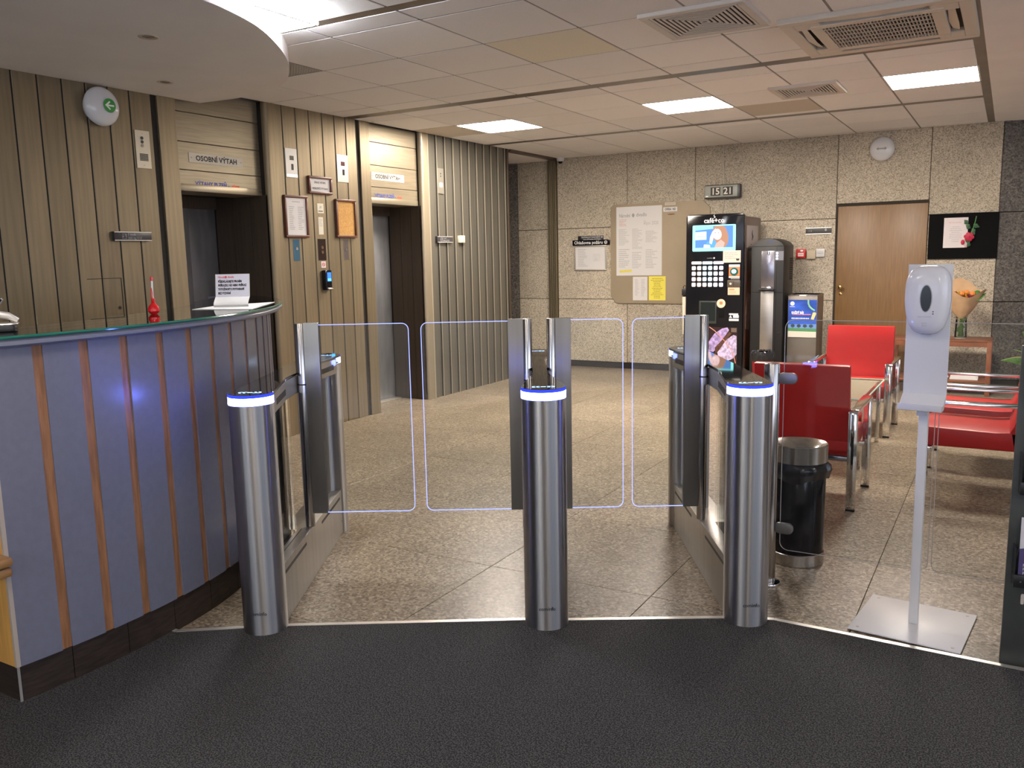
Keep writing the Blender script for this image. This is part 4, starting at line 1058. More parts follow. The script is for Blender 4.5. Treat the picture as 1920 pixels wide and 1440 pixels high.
# cup outlet
X0,X1,Z0,Z1=mrect(1311,564,1343,607); MB().box(X0,X1,-.006,0,Z0,Z1).build('outlet_frame',mat('outlet_frame',(.035,.04,.038),.25),t,bevel=.003)
MB().box(X0+.02,X1-.012,-.0075,-.006,Z0+.03,Z1-.015).build('outlet_window',mat('outlet_window',(.015,.02,.018),.08),t)
p=mp(1352,569); MB().prism(ell(p[0],p[1],.048,.048,28),-.003,0,'y').build('round_sticker',mat('sticker_peach',(.85,.55,.40),.7),t); flat(t,'sticker_mark',rrect(p[0]-.018,p[0]+.018,p[1]-.012,p[1]+.022,.006),mat('sticker_brown',(.45,.18,.08),.7),-.0034)
X0,X1,Z0,Z1=mrect(1348,580,1357,596); MB().box(X0,X1,-.003,0,Z0,Z1).build('coin_return',blackm_m,t,bevel=.002)
X0,X1,Z0,Z1=mrect(1367,587,1385,602)
flat(t,'info_label',[(X0,Z0),(X1,Z0),(X1,Z0+.024),(X0,Z0+.024)],paper_m,-.002); print_lines(t,X0,X1,Z1-.024,Z1,1,inkw_m,-.002,.75,.05); flat(t,'info_label',[(X0+.045,Z0+.034),(X1,Z0+.034),(X1,Z0+.062),(X0+.045,Z0+.062)],inkw_m,-.002); flat(t,'warning_mark',[(X0,Z0+.034),(X0+.034,Z0+.034),(X0+.017,Z0+.062)],inkw_m,-.002)
# lower advertising picture: violet coffee beans, cable, sleeve and cloth
X0,X1,Z0,Z1=mrect(1292,612,1381,697)
def pc(px,py): p=mp(px,py); return (min(max(p[0],X0),X1),min(max(p[1],Z0),Z1))
flat(t,'advert',[(X0,Z0),(X1,Z0),(X1,Z1),(X0,Z1)],mat('adv_dark',(.035,.02,.02),.2),-.0012)
vio=mat('adv_violet',(.36,.27,.52),.35,0,.45,28); vio2=mat('adv_violet_pale',(.50,.42,.62),.35,0,.4,34)
def poly(nm,pp,m_,y): flat(t,nm,[pc(*q) for q in pp],m_,y)
poly('advert_bean',[(1329,640),(1340,625),(1354,616),(1364,614),(1367,619),(1361,628),(1352,640),(1345,652),(1337,660),(1329,658)],vio,-.0016)
poly('advert_bean',[(1292,650),(1305,635),(1325,630),(1329,660),(1315,672),(1292,675)],vio,-.0016)
poly('advert_bean',[(1344,655),(1352,645),(1366,634),(1375,628),(1381,630),(1381,664),(1375,672),(1365,676),(1353,674),(1346,666)],vio2,-.0018)
poly('advert_crease',[(1340,652),(1355,636),(1367,622),(1372,625),(1360,640),(1348,657),(1342,664)],mat('adv_brown',(.10,.045,.03),.3,0,.4,60),-.0022)
pts=[pc(*q) for q in ((1330,612),(1340,620),(1352,632),(1362,643),(1371,656),(1376,668),(1379,681))]
MB().tube([(x,-.003,z) for x,z in pts],.0035,6).build('advert_cable',mat('adv_cable',(.80,.30,.22),.4),t,smooth=True)
X0b,X1b,Z0b,Z1b=mrect(1371,615,1381,623); MB().box(X0b,X1b,-.004,0,Z0b,Z1b).build('metal_plate',mat('plate_brown',(.25,.19,.15),.35,.6),t)
# right side of the cabinet: pale logo panel with steam mark, brown picture below
sd=link('side_panel',None,t,(hw,0,0),R(90))
def sp_(px,py): p=onx(px,py,MX1+.001); return (p.y-YM,p.z)
ya,za=sp_(1398,422); yb,zb=sp_(1421,464)
flat(sd,'side_card',[(.10,zb),(.58,zb),(.58,za),(.10,za)],mat('card_grey',(.42,.37,.35),.6),-.002)
MB().tube([(.32,-.003,za-.16),(.345,-.003,za-.12),(.315,-.003,za-.09),(.335,-.003,za-.05)],[.003,.008,.006,.002],6).build('steam_mark',ink_m,sd)
text('café+co',.11,ink_m,sd,.34,za-.24,-.003)
flat(sd,'side_picture',[(.08,.2),(.35,.2),(.42,.55),(.36,.95),(.30,1.3),(.14,1.3),(.08,.9)],mat('side_brown',(.16,.06,.035),.4,0,.3,9),-.0025)
flat(sd,'side_picture',[(.10,.62),(.26,.60),(.34,.78),(.30,.98),(.16,1.02),(.10,.85)],mat('side_pink',(.38,.24,.21),.45,0,.3,20),-.003)
# white cup tube with black padlock on the left side
t=thing('cup_tube','white cup dispenser tube with black padlock left of the coffee machine','dispenser',(MX0-.028,YM+.05,0))
MB().cyl((0,0,.55),.026,.42,20).build('tube',mat('tube_cream',(.62,.54,.42),.5),t,bevel=.004)
MB().box(-.026,.026,-.03,.02,.985,1.06).build('padlock',black_m,t,bevel=.006)
MB().tube([(-.014,-.005,1.06),(-.014,-.005,1.085),(0,-.005,1.10),(.014,-.005,1.085),(.014,-.005,1.06)],.004,6).build('shackle',steel_m,t,smooth=True)
MB().box(-.02,.03,-.01,.01,.972,.984).build('bracket',black_m,t)
# ================================================================== WATER COOLER
YC=9.25; xl=ony(1409,480,YC).x; xr=ony(1470,480,YC).x; c=(xl+xr)/2; hw=(xr-xl)/2
t=thing('water_cooler','black free-standing water cooler with arched top and steel recess','water cooler',(c,YC,0))
bk=mat('cooler_black',(.010,.010,.010),.5)
zt=1.51
pr=[(-hw,.03),(hw,.03),(hw,zt)]+[(hw*math.cos(R(a)) if False else hw*(1-2*i/12),zt+.080*math.sin(math.pi*(i)/12)**.62) for i,a in enumerate(range(0,195,15)) if 0<i<12]+[(-hw,zt)]
MB().prism(pr,0.0,.46,'y').build('body',bk,t,bevel=.008)
MB().box(-hw+.02,hw-.02,.03,.43,0,.03).build('plinth',black_m,t)
def cq(px,py): p=ony(px,py,YC-.001); return (p.x-c,p.z)
a_=cq(1428,471); b_=cq(1451,541)
rx0,rx1=a_[0],b_[0]
MB().box(rx0,rx1,-.003,.0,b_[1],a_[1]).build('dispensing_recess',mat('recess_steel',(.36,.35,.40),.22,.9),t,bevel=.002)
MB().box(rx0-.012,rx1+.008,-.05,0,b_[1]-.02,b_[1]-.002).build('drip_shelf',black_m,t,bevel=.003)
MB().box(rx0+.02,rx1-.02,-.035,-.005,b_[1]-.002,b_[1]+.012).build('drip_grid',chrome_m,t,bevel=.002)
MB().cyl(((rx0+rx1)/2+.005,-.02,a_[1]-.035),.010,.03,14).build('nozzle',chrome_m,t)
MB().box(rx0,rx1-.002,-.003,0,.10,b_[1]-.03).build('steel_panel',mat('cooler_steel',(.50,.47,.43),.32,.9,.08,3,(1,1,3)),t,bevel=.002)
a2=cq(1453,471); b2=cq(1469,488)
flat(t,'control_label',[(a2[0],b2[1]),(b2[0],b2[1]),(b2[0],a2[1]),(a2[0],a2[1])],mat('control_grey',(.16,.16,.19),.4),-.0015)
for i in range(3): MB().cyl((a2[0]+.024,-.004,a2[1]-.02-.029*i),.012,.004,16,'y').build('touch_button',emat('button_ice',(.6,.85,.9),1.2),t)
p=cq(1445,453.5); text('AQUA',.024,mat('ink_cobalt',(.02,.05,.25),.5),t,p[0],p[1],-.002)
p=cq(1460,624); MB().cyl((p[0],-.006,p[1]),.012,.008,16,'y').build('lock',chrome_m,t)
sm=MB(); sm.box(-hw+.005,hw-.005,-.0006,0,zt-.006,zt-.002); sm.box(hw-.075,hw-.072,-.0006,0,.1,zt-.01); sm.box(-hw+.004,hw-.005,-.0006,0,1.02,1.024); sm.build('panel_seam',blackm_m,t)
vg=MB()
for i in range(12): vg.box(hw,hw+.001,.28,.42,1.15+.02*i,1.158+.02*i)
vg.build('side_vents',blackm_m,t)
# small red bin with crumpled bag in front of the cooler
P=Vector((-2.145,8.80,0)); t=thing('red_waste_bin','small dark red bin lined with crumpled black bag before the water cooler','waste bin',tuple(P))
MB().lathe([(0,0),(.085,0),(.108,.385),(.104,.385)],32).build('body',mat('bin_red',(.25,.012,.02),.35),t,smooth=True)
vs=[];fs=[];n=56
for i in range(n):
    a=2*math.pi*i/n
    for k,(z,rr) in enumerate(((.345,.112),(.37,.118),(.40,.121),(.43,.117),(.445,.105),(.43,.09))):
        w_=random.uniform(-.006,.006)*(1 if k>0 else .3); vs.append(((rr+w_)*math.cos(a),(rr+w_)*math.sin(a),z+random.uniform(-.006,.006)))
for i in range(n):
    j=(i+1)%n
    for q in range(5): fs.append((i*6+q,j*6+q,j*6+q+1,i*6+q+1))
MB().add(vs,fs).build('bin_bag',mat('bag_glossy',(.02,.02,.022),.18),t,smooth=True)
# ================================================================== STEEL BOX WITH BLUE POSTER
YS=9.32; a_=ony(1478,556,YS); b_=ony(1533,556,YS); c=(a_.x+b_.x)/2; hw=(b_.x-a_.x)/2; H_=.995
t=thing('recycling_box','tall steel cup recycling box with a blue poster on its front','recycling box',(c,YS,0))
MB().box(-hw,hw,0,.34,0,H_).build('box',mat('box_steel',(.26,.23,.20),.38,.75,.12,4),t,bevel=.004)
MB().box(-hw-.002,hw+.002,-.004,.342,H_-.012,H_).build('top_lip',steel_m,t,bevel=.002)
MB().prism([(-.04,0),(.04,0),(.028,-.006),(-.028,-.006)],H_-.016,H_+.001).build('finger_notch',white_m,t)
def bq(px,py): p=ony(px,py,YS-.001); return (p.x-c,p.z)
A=bq(1479,562); Bq=bq(1530,633)
px0,px1,pz0,pz1=A[0],Bq[0],Bq[1],A[1]
po=thing('poster','blue poster with trees, hanging tag and bright heading on steel box','poster',(c,YS-.0065,0))
MB().box(px0,px1,-.001,.0,pz0,pz1).build('sheet',mat('poster_blue',(.03,.085,.42),.3,0,.35,5,(1,1,2.5)),po)
hh=pz1-pz0; ww=px1-px0
flat(po,'band',[(px0,pz0),(px1,pz0),(px1,pz0+hh*.155),(px0,pz0+hh*.165)],mat('poster_cream',(.66,.60,.52),.5),-.0015)
flat(po,'sky',[(px0,pz0+hh*.22),(px1,pz0+hh*.22),(px1,pz0+hh*.36),(px0,pz0+hh*.34)],mat('poster_sky',(.16,.28,.62),.4),-.0014)
flat(po,'grass',[(px0,pz0+hh*.16),(px1,pz0+hh*.155),(px1,pz0+hh*.235),(px0,pz0+hh*.245)],mat('poster_green',(.08,.26,.10),.4),-.0016)
for i in range(4):
    flat(po,'tree',ell(px0+ww*(.17+.215*i),pz0+hh*.305,ww*.075,hh*.042,14),mat('poster_tree',(.03,.06,.06),.5),-.0018)
    flat(po,'tree_trunk',[(px0+ww*(.165+.215*i),pz0+hh*.24),(px0+ww*(.18+.215*i),pz0+hh*.24),(px0+ww*(.18+.215*i),pz0+hh*.29),(px0+ww*(.165+.215*i),pz0+hh*.29)],MATS['poster_tree'],-.0018)
flat(po,'emblem',ell(px0+ww*.14,pz0+hh*.90,ww*.075,ww*.075),paper_m,-.0018); flat(po,'emblem_core',ell(px0+ww*.15,pz0+hh*.895,ww*.03,ww*.03),mat('emblem_gold',(.7,.55,.25),.5),-.002)
print_lines(po,px0+ww*.05,px0+ww*.24,pz0+hh*.805,pz0+hh*.83,1,inkw_m,-.002,.5,.05)
text('KAŽDÝ RÁJ',.035,inkw_m,po,px0+ww*.33,pz0+hh*.655,-.002,bold=.0015,width=ww*.42)
flat(po,'red_line',[(px0+ww*.14,pz0+hh*.60),(px0+ww*.80,pz0+hh*.60),(px0+ww*.80,pz0+hh*.625),(px0+ww*.14,pz0+hh*.62)],mat('poster_rose',(.62,.20,.30),.5),-.002)
print_lines(po,px0+ww*.12,px0+ww*.74,pz0+hh*.49,pz0+hh*.525,1,inkw_m,-.002,.7,.02)
rib=[(px0+ww*.70,pz1),(px0+ww*.70,pz0+hh*.91),(px0+ww*.74,pz0+hh*.83),(px0+ww*.82,pz0+hh*.765),(px0+ww*.93,pz0+hh*.715)]
MB().tube([(x,-.0022,z) for x,z in rib],.009,6).build('ribbon',mat('poster_ribbon',(.25,.55,.32),.5),po,smooth=True)
flat(po,'price_tag',[(px0+ww*.80,pz0+hh*.49),(px0+ww*.90,pz0+hh*.475),(px0+ww*.99,pz0+hh*.64),(px0+ww*.95,pz0+hh*.675),(px0+ww*.87,pz0+hh*.665)],mat('poster_tag',(.75,.55,.22),.5),-.0026)

# ================================================================== BACK WALL THINGS
# notice board of chamfered laminate
A=ony(1147,383,WY); pts=[ony(*q,WY) for q in ((1147,398),(1157,385),(1320,375),(1330,385),(1331,560),(1320,571),(1161,569),(1148,560))]
bc=Vector((sum(p.x for p in pts)/8,WY,sum(p.z for p in pts)/8))
zt_=2.075; zb_=.838; xl_=-4.40; xr_=-3.12; ch=.085
bd=thing('notice_board','large beige pinboard with cut corners on the stone wall','notice board',((xl_+xr_)/2,WY,(zt_+zb_)/2))
hw=(xr_-xl_)/2; hh=(zt_-zb_)/2
octp=[(-hw+ch,-hh),(hw-ch,-hh),(hw,-hh+ch),(hw,hh-ch),(hw-ch,hh),(-hw+ch*.4,hh),(-hw,hh-ch*.4),(-hw,-hh+ch)]
MB().prism(octp,-.022,-.001,'y').build('board',mat('board_linoleum',(.36,.29,.20),.7,0,.05,3),bd,bevel=.004)
flat(bd,'stain',ell(.16,.47,.05,.008,10),mat('stain_brown',(.22,.10,.06),.8),-.0228)
def pinned(nm,lab,cat,px0,py0,px1,py1,m_,off=.0235,th=.001,group=None):
    t,wd,h=wthing(nm,lab,cat,'B',px0,py0,px1,py1,group,off)
    MB().box(-wd/2,wd/2,-th,0,-h/2,h/2).build('sheet',m_,t); return t,wd,h
t,wd,h=pinned('programme_poster','large white theatre programme poster pinned to the beige board','poster',1157,389,1242,516,paper_m)
text('Národní',.062,inkg_m,t,-.19,h/2-.11,-.0016,width=.15,bold=.001); text('divadlo',.062,inkg_m,t,.035,h/2-.105,-.0016,width=.14,bold=.001)
flat(t,'emblem',ell(-.075,h/2-.108,.018,.024),inkg_m,-.0016)
text('Říjen 2020',.06,mat('ink_pale',(.45,.44,.44),.8),t,.16,h/2-.21,-.0016,width=.19)
print_lines(t,-wd/2+.04,-wd/2+.15,h/2-.24,h/2-.15,5,mat('ink_salmon',(.62,.32,.28),.8),-.0016,.35,.5)
for (a_,b_,z0,z1,n) in ((-.27,-.12,-.05,h/2-.27,14),(-.09,.05,-.10,h/2-.27,16),(.09,.25,-.02,h/2-.30,15),(-.27,-.12,-.33,-.09,10),(-.09,.05,-.34,-.13,10),(.09,.25,-.34,-.10,12)):
    print_lines(t,a_,b_,z0,z1,n,MATS['ink_pale'],-.0016,.4,.5)
flat(t,'faint_figure',ell(.12,-.02,.12,.06,20),mat('faint_grey',(.66,.645,.63),.8),-.0013)
flat(t,'yellow_bar',[(-wd/2+.045,-h/2+.035),(-wd/2+.21,-h/2+.045),(-wd/2+.21,-h/2+.075),(-wd/2+.045,-h/2+.065)],mat('paper_yellow',(.72,.62,.12),.7),-.0016)
t,wd,h=pinned('notice_sheet','small white notice sheet pinned below the programme poster','notice',1188,519,1215,563,paper_m); print_lines(t,-.07,-.01,-.09,.12,13,MATS['ink_pale'],-.0016,.4,.5); print_lines(t,.015,.08,-.10,.12,13,MATS['ink_pale'],-.0016,.4,.5)
t,wd,h=pinned('notice_sheet','bright yellow notice sheet pinned below the programme poster','notice',1218,518,1249,563,mat('sheet_yellow',(.80,.70,.10),.7)); print_lines(t,-.085,.085,-.13,.13,13,mat('ink_olive',(.35,.28,.05),.8),-.0016,.35,.6,center=True)
t,wd,h=pinned('label_strip','white label strip reading OPERA ND on the beige board','label',1245,389,1271,396,paper_m); text('OPERA  ND',.038,ink_m,t,0,0,-.0016,width=wd*.8,bold=.001)
t,wd,h=pinned('label_strip','narrow cream label strip above the OPERA ND label','label',1248,380,1268,384,mat('cream_strip',(.60,.52,.40),.7)); print_lines(t,-wd/2+.01,wd/2-.01,-h/2+.005,h/2-.005,1,inkg_m,-.0016,.4,.1)
# fire alarm point signs
t,wd,h=wthing('wall_sign','black sign reading Ohlašovna požáru above a framed sheet','sign','B',1074,450,1144,460); h=.070
MB().box(-wd/2,wd/2,-.012,0,-h/2,h/2).build('plate',blackgloss_m,t,bevel=.002); text('Ohlašovna požáru',.058,inkw_m,t,-.035,0,-.0125,width=wd*.76,bold=.0006)
rg=MB(); rg.lathe([(.012,0),(.020,0)],20); o=MB().tube([(wd/2-.055+.018*math.cos(R(a)),-.0128,.018*math.sin(R(a))) for a in range(0,360,20)],.0035,5,closed=True).build('symbol_ring',inkw_m,t); flat(t,'symbol_dot',ell(wd/2-.055,-.002,.006,.008,10),inkw_m,-.013)
t,wd,h=wthing('wall_sign','small two-line black sign above the Ohlašovna požáru sign','sign','B',1084,443,1132,450); MB().box(-wd/2,wd/2,-.008,0,-h/2-.004,h/2).build('plate',black_m,t,bevel=.001)
text('CENTRÁLNÍ STANOVIŠTĚ ND',.026,inkw_m,t,.02,.010,-.0085,width=wd*.85); text('OHLAŠOVNA POŽÁRU',.024,inkw_m,t,.02,-.018,-.0085,width=wd*.7)
t,wd,h=wthing('framed_sheet','white framed sheet with small floor plan below black fire signs','framed notice','B',1078,461,1138,507)
fr=MB()
for q in ((-wd/2,wd/2,-h/2,-h/2+.018),(-wd/2,wd/2,h/2-.018,h/2),(-wd/2,-wd/2+.018,-h/2+.018,h/2-.018),(wd/2-.018,wd/2,-h/2+.018,h/2-.018)): fr.box(q[0],q[1],-.02,0,q[2],q[3])
fr.build('frame',mat('frame_silver',(.50,.47,.42),.35,.5),t,bevel=.002); MB().box(-wd/2+.016,wd/2-.016,-.012,-.002,-h/2+.016,h/2-.016).build('sheet',paper_m,t)
print_lines(t,-wd/2+.05,-.03,-h/2+.05,h/2-.04,11,MATS['ink_pale'],-.0125,.4,.5)
pl=MB()
for rr in ((.04,.13,-.04,.05),(.055,.115,-.02,.035),(.07,.09,-.03,.02)): pl.tube([(rr[0],-.0126,rr[2]),(rr[1],-.0126,rr[2]),(rr[1],-.0126,rr[3]),(rr[0],-.0126,rr[3])],.002,4,closed=True)
pl.build('floor_plan',MATS['ink_pale'],t)
# digital flip clock
t,wd,h=wthing('wall_clock','grey flip clock showing 15 21 high on the stone wall','clock','B',1324,348,1392,371)
h=.155; wd=.42
MB().box(-wd/2,wd/2,-.09,0,-h/2,h/2).build('case',mat('clock_case',(.05,.05,.045),.4),t,bevel=.008)
MB().box(-wd/2+.006,wd/2-.028,-.094,-.088,-h/2+.012,h/2-.010).build('face',mat('clock_face',(.30,.31,.27),.35),t,bevel=.002)
for x,s_ in ((-.075,'15'),(.072,'21')):
    MB().box(x-.058,x+.058,-.096,-.094,-h/2+.03,h/2-.028).build('flip_card',mat('flip_black',(.03,.027,.022),.5),t)
    text(s_,.105,mat('digit_cream',(.72,.68,.58),.6),t,x,-.002,-.0965,bold=.002)
MB().box(-wd/2+.02,-wd/2+.05,-.0955,-.094,-h/2+.022,-h/2+.030).build('maker_mark',alu_m,t)
# cable from ceiling to clock and on down behind the coffee machine
cb=[ony(1357,268,WY-.01),ony(1356,300,WY-.012),ony(1358,347,WY-.012)]
o=MB().tube([(p.x-cb[0].x,p.y-cb[0].y,p.z-cb[0].z) for p in cb],.007,6).build('cable',mat('cable_white',(.5,.46,.40),.5),None,smooth=True); o.location=cb[0]; tag(o,'pale cable running from the ceiling down to the flip clock','cable')
cb=[ony(1358,373,WY-.012),ony(1354,398,WY-.012),ony(1353,420,WY-.012)]
o=MB().tube([(p.x-cb[0].x,p.y-cb[0].y,p.z-cb[0].z) for p in cb],.006,6).build('cable',MATS['cable_white'],None,smooth=True); o.location=cb[0]; tag(o,'pale cable running from the flip clock down behind coffee machine','cable')
# emergency lamps
def dome(wall,px,py,label,d=.25):
    p=onx(px,py,WX) if wall=='L' else ony(px,py,WY)
    t=thing('emergency_lamp',label,'emergency lamp',tuple(p),R(90) if wall=='L' else 0,'round white emergency lamps')
    def L(prof):
        b=MB(); b.lathe(prof,40); b.v=[(x,-z,y) for x,y,z in b.v]; return b
    L([(d/2*.86,0),(d/2*.9,.02),(d/2,.035),(d/2,.045),(d/2*.93,.060),(d/2*.78,.074),(d/2*.5,.084),(d/2*.2,.088),(0,.089)]).build('dome',mat('lamp_opal',(.62,.62,.63),.12),t,smooth=True)
    return t,L
t,L=dome('B',1655,280,'round white emergency lamp high above the wooden door')
pts=[(-.055,0),(-.03,.018),(-.03,.007),(.03,.007),(.03,.018),(.055,0),(.03,-.018),(.03,-.007),(-.03,-.007),(-.03,-.018)]
flat(t,'arrow_shape',pts,mat('arrow_dull',(.30,.29,.27),.4),-.0905)  # dull double-headed arrow shape across the dome
t,L=dome('L',183,201,'round white emergency lamp with green arrow on bronze boards',.245)
# green disc with a white arrow, leaning with the dome
flat(t,'green_disc',ell(.022,.004,.044,.044,28),mat('sign_green',(.03,.26,.04),.3),-.0925)
flat(t,'white_arrow',[(-.010,.004),(.022,.032),(.029,.026),(.012,.009),(.054,.009),(.054,-.001),(.012,-.001),(.029,-.018),(.022,-.024)],mat('arrow_white',(.75,.78,.75),.4),-.0932)
# signs and boxes by the door
t,wd,h=wthing('wall_sign','narrow dark room sign left of the wooden door','sign','B',1511,428,1559,438)
h=.075; MB().box(-wd/2,wd/2,-.012,0,-h/2,h/2).build('plate',mat('sign_dark',(.05,.045,.04),.4),t,bevel=.002)
rl=MB(); rl.box(-wd/2,wd/2,-.016,0,h/2-.008,h/2); rl.box(-wd/2,wd/2,-.016,0,-h/2,-h/2+.010); rl.build('rail',alu_m,t)
text('113',.026,inkg_m,t,-wd/2+.05,0,-.0125); flat(t,'lamp_mark',ell(wd/2-.06,.01,.012,.014,12),inkg_m,-.0125)
t,wd,h=wthing('fire_alarm_button','red square fire alarm button beside the water cooler','fire alarm','B',1494,467,1512,484); s=.052
MB().box(-s,s,-.045,0,-s,s).build('case',mat('alarm_red',(.50,.02,.02),.35),t,bevel=.006); MB().box(-s*.6,s*.6,-.0465,-.045,-s*.6,s*.15).build('white_field',mat('alarm_white',(.75,.62,.60),.4),t); MB().box(-s*.5,s*.5,-.0475,-.0465,-s*.22,-s*.12).build('mark',MATS['alarm_red'],t); flat(t,'painted_glint',ell(.01,s*.62,.016,.01,10),inkw_m,-.0475)  # white ellipse paints a glint on the red case
t,wd,h=wthing('junction_box','square beige wall box between red alarm and white switch','wall box','B',1514,470,1530,485); s=.048; MB().box(-s,s,-.04,0,-s,s).build('case',mat('box_beige',(.52,.44,.32),.6),t,bevel=.004)
t,wd,h=wthing('light_switch','square white switch left of the wooden door','switch','B',1532,467,1546,481); s=.046; MB().box(-s,s,-.03,0,-s,s).build('plate',white_m,t,bevel=.005); MB().box(-s*.75,s*.75,-.036,-.03,-s*.2,s*.6).build('rocker',mat('rocker_grey',(.58,.57,.55),.3),t,bevel=.003)
# black memorial board with sheet and rose
t,wd,h=wthing('memorial_board','black cloth-covered board on the stone wall right of door','display board','B',1743,402,1869,484)
MB().box(-wd/2,wd/2,-.025,0,-h/2,h/2).build('board',blackm_m,t)
t,wd,h=wthing('memorial_sheet','white printed sheet on the black board beside a rose','notice','B',1771,409,1813,464,None,.027)
MB().box(-wd/2,wd/2,-.001,0,-h/2,h/2).build('sheet',mat('paper_rose',(.70,.64,.64),.8),t); print_lines(t,-.06,.06,-.10,.07,9,MATS['ink_pale'],-.0016,.3,.6,center=True); text('Národní divadlo',.018,MATS['ink_salmon'],t,-.01,.105,-.0016)
P=ony(1817,444,WY-.05); t=thing('rose','red rose with green leaves hanging head down on the black board','flower',tuple(P))
def bqq(px,py): p=ony(px,py,WY-.045); return (p.x-P.x,p.y-P.y,p.z-P.z)
st=[bqq(*q) for q in ((1831,405),(1828,418),(1824,430),(1818,441))]
MB().tube([tuple(v) for v in st],.005,7).build('stem',green_m,t,smooth=True)
rb=MB(); rng=random.Random(3)
for k in range(3):
    for i in range(6):
        a=R(60*i+25*k); rr=.012+.009*k
        rb.ball((rr*math.cos(a),-.012+.006*k,rr*math.sin(a)),.020,8,5,(1,.55,1))
rb.ball((0,-.022,0),.014,10,6)
rb.build('bloom',rose_m,t,smooth=True)
b2=MB(); b2.ball(bqq(1805,454),.022,10,6,(.8,.6,1.2)); b2.build('bud',rose_m,t,smooth=True)
def leafp(parent,pts,m,name='leaf'):
    c=[Vector(p) for p in pts]; b=MB(); b.add([c[0],c[1],c[2],c[3],(c[0]+c[2])/2+Vector((0,-.006,0))],[(0,1,4),(1,2,4),(2,3,4),(3,0,4)]); return b.build(name,m,parent)
for q in (((1808,412),(1815,413),(1815,421),(1808,420)),((1811,422),(1818,420),(1820,428),(1813,430)),((1825,420),(1832,419),(1837,426),(1828,428)),((1822,428),(1829,430),(1828,440),(1821,441)),((1810,452),(1815,448),(1820,452),(1815,458)),((1813,456),(1818,452),(1820,460),(1814,463))):
    leafp(t,[bqq(*v) for v in q],dgreen_m)
MB().ball(bqq(1811,461),.012,8,5,(1,.6,1.4)).build('ribbon_end',mat('ribbon_rose',(.65,.42,.38),.6),t,smooth=True)

# ================================================================== SIDE TABLE WITH BOUQUET
t=thing('side_table','reddish wooden side table with lower shelf at the stone wall','side table',(-.56,9.66,0))
tw,td=.46,.24; zt=.545
MB().box(-tw,tw,-td,td,zt-.012,zt).build('table_top',tablew_m,t,bevel=.003)
MB().box(-tw+.03,tw-.03,-td+.005,-td+.03,zt-.06,zt-.012).build('apron',tablew_m,t)
MB().box(-tw+.03,tw-.03,td-.03,td-.005,zt-.06,zt-.012).build('apron',tablew_m,t)
for x in (-tw+.022,tw-.022):
    for y in (-td+.022,td-.022): MB().box(x-.022,x+.022,y-.022,y+.022,0,zt-.002).build('leg',tablew_m,t,bevel=.004)
MB().box(-tw+.03,tw-.03,-td+.02,td-.02,.125,.145).build('shelf',tablew_m,t,bevel=.002)
p=Vector((-.36,9.62)); 
t=thing('paper_bag','crumpled white paper bag lying on the lower table shelf','paper bag',(-.33,9.58,.1455))
b=MB(); b.add([(-.13,-.06,0),(.12,-.06,0),(.12,.06,0),(-.13,.06,0),(-.12,-.055,.045),(.08,-.05,.05),(.125,-.04,.03),(.11,.05,.06),(-.12,.05,.05)],[(0,1,2,3),(0,1,6,5,4),(4,5,7,8),(1,2,7,6),(5,6,7),(2,3,8,7),(3,0,4,8)]); b.build('bag',paper_m,t)
MB().ball((-.17,-.03,.02),.025,10,6,(1.3,.7,.8)).build('crumple',paper_m,t,smooth=True)
V_=ony(1803,590,9.66); vx=V_.x
t=thing('glass_vase','clear glass vase holding the wrapped bouquet on side table','vase',(vx,9.66,zt+.0005))
MB().lathe([(.0,.004),(.052,.004),(.058,.02),(.054,.10),(.05,.20),(.056,.225)],28).build('vessel',glassmat('vase_glass',(.93,.96,.93),1.4),t,smooth=True)
MB().lathe([(0,.0),(.052,.0),(.056,.008),(.05,.012),(0,.012)],28).build('vase_base',mat('vase_rim',(.45,.47,.42),.1),t,smooth=True)
sg=MB(); rng=random.Random(5)
for i in range(14):
    a=rng.uniform(0,6.28); r_=rng.uniform(.008,.035); sg.tube([(r_*math.cos(a),r_*math.sin(a),.02),(r_*.4*math.cos(a+2),r_*.4*math.sin(a+2),.2)],.0035,5)
t2=thing('bouquet','bouquet of yellow and dark flowers wrapped in brown kraft paper','bouquet',(vx,9.66,zt+.001))
sg.build('stems',mat('stem_green',(.10,.20,.05),.5),t2)
lf=MB()
for i in range(16):
    a=rng.uniform(0,6.28); r_=rng.uniform(.01,.03); z=rng.uniform(.05,.17); lf.add([(r_*math.cos(a),r_*math.sin(a),z),(r_*math.cos(a)+.02,r_*math.sin(a),z+.02),(r_*math.cos(a),r_*math.sin(a)+.01,z+.05),(r_*math.cos(a)-.015,r_*math.sin(a),z+.02)],[(0,1,2,3)])
lf.build('stem_leaves',mat('stem_leaf',(.09,.17,.04),.5),t2)
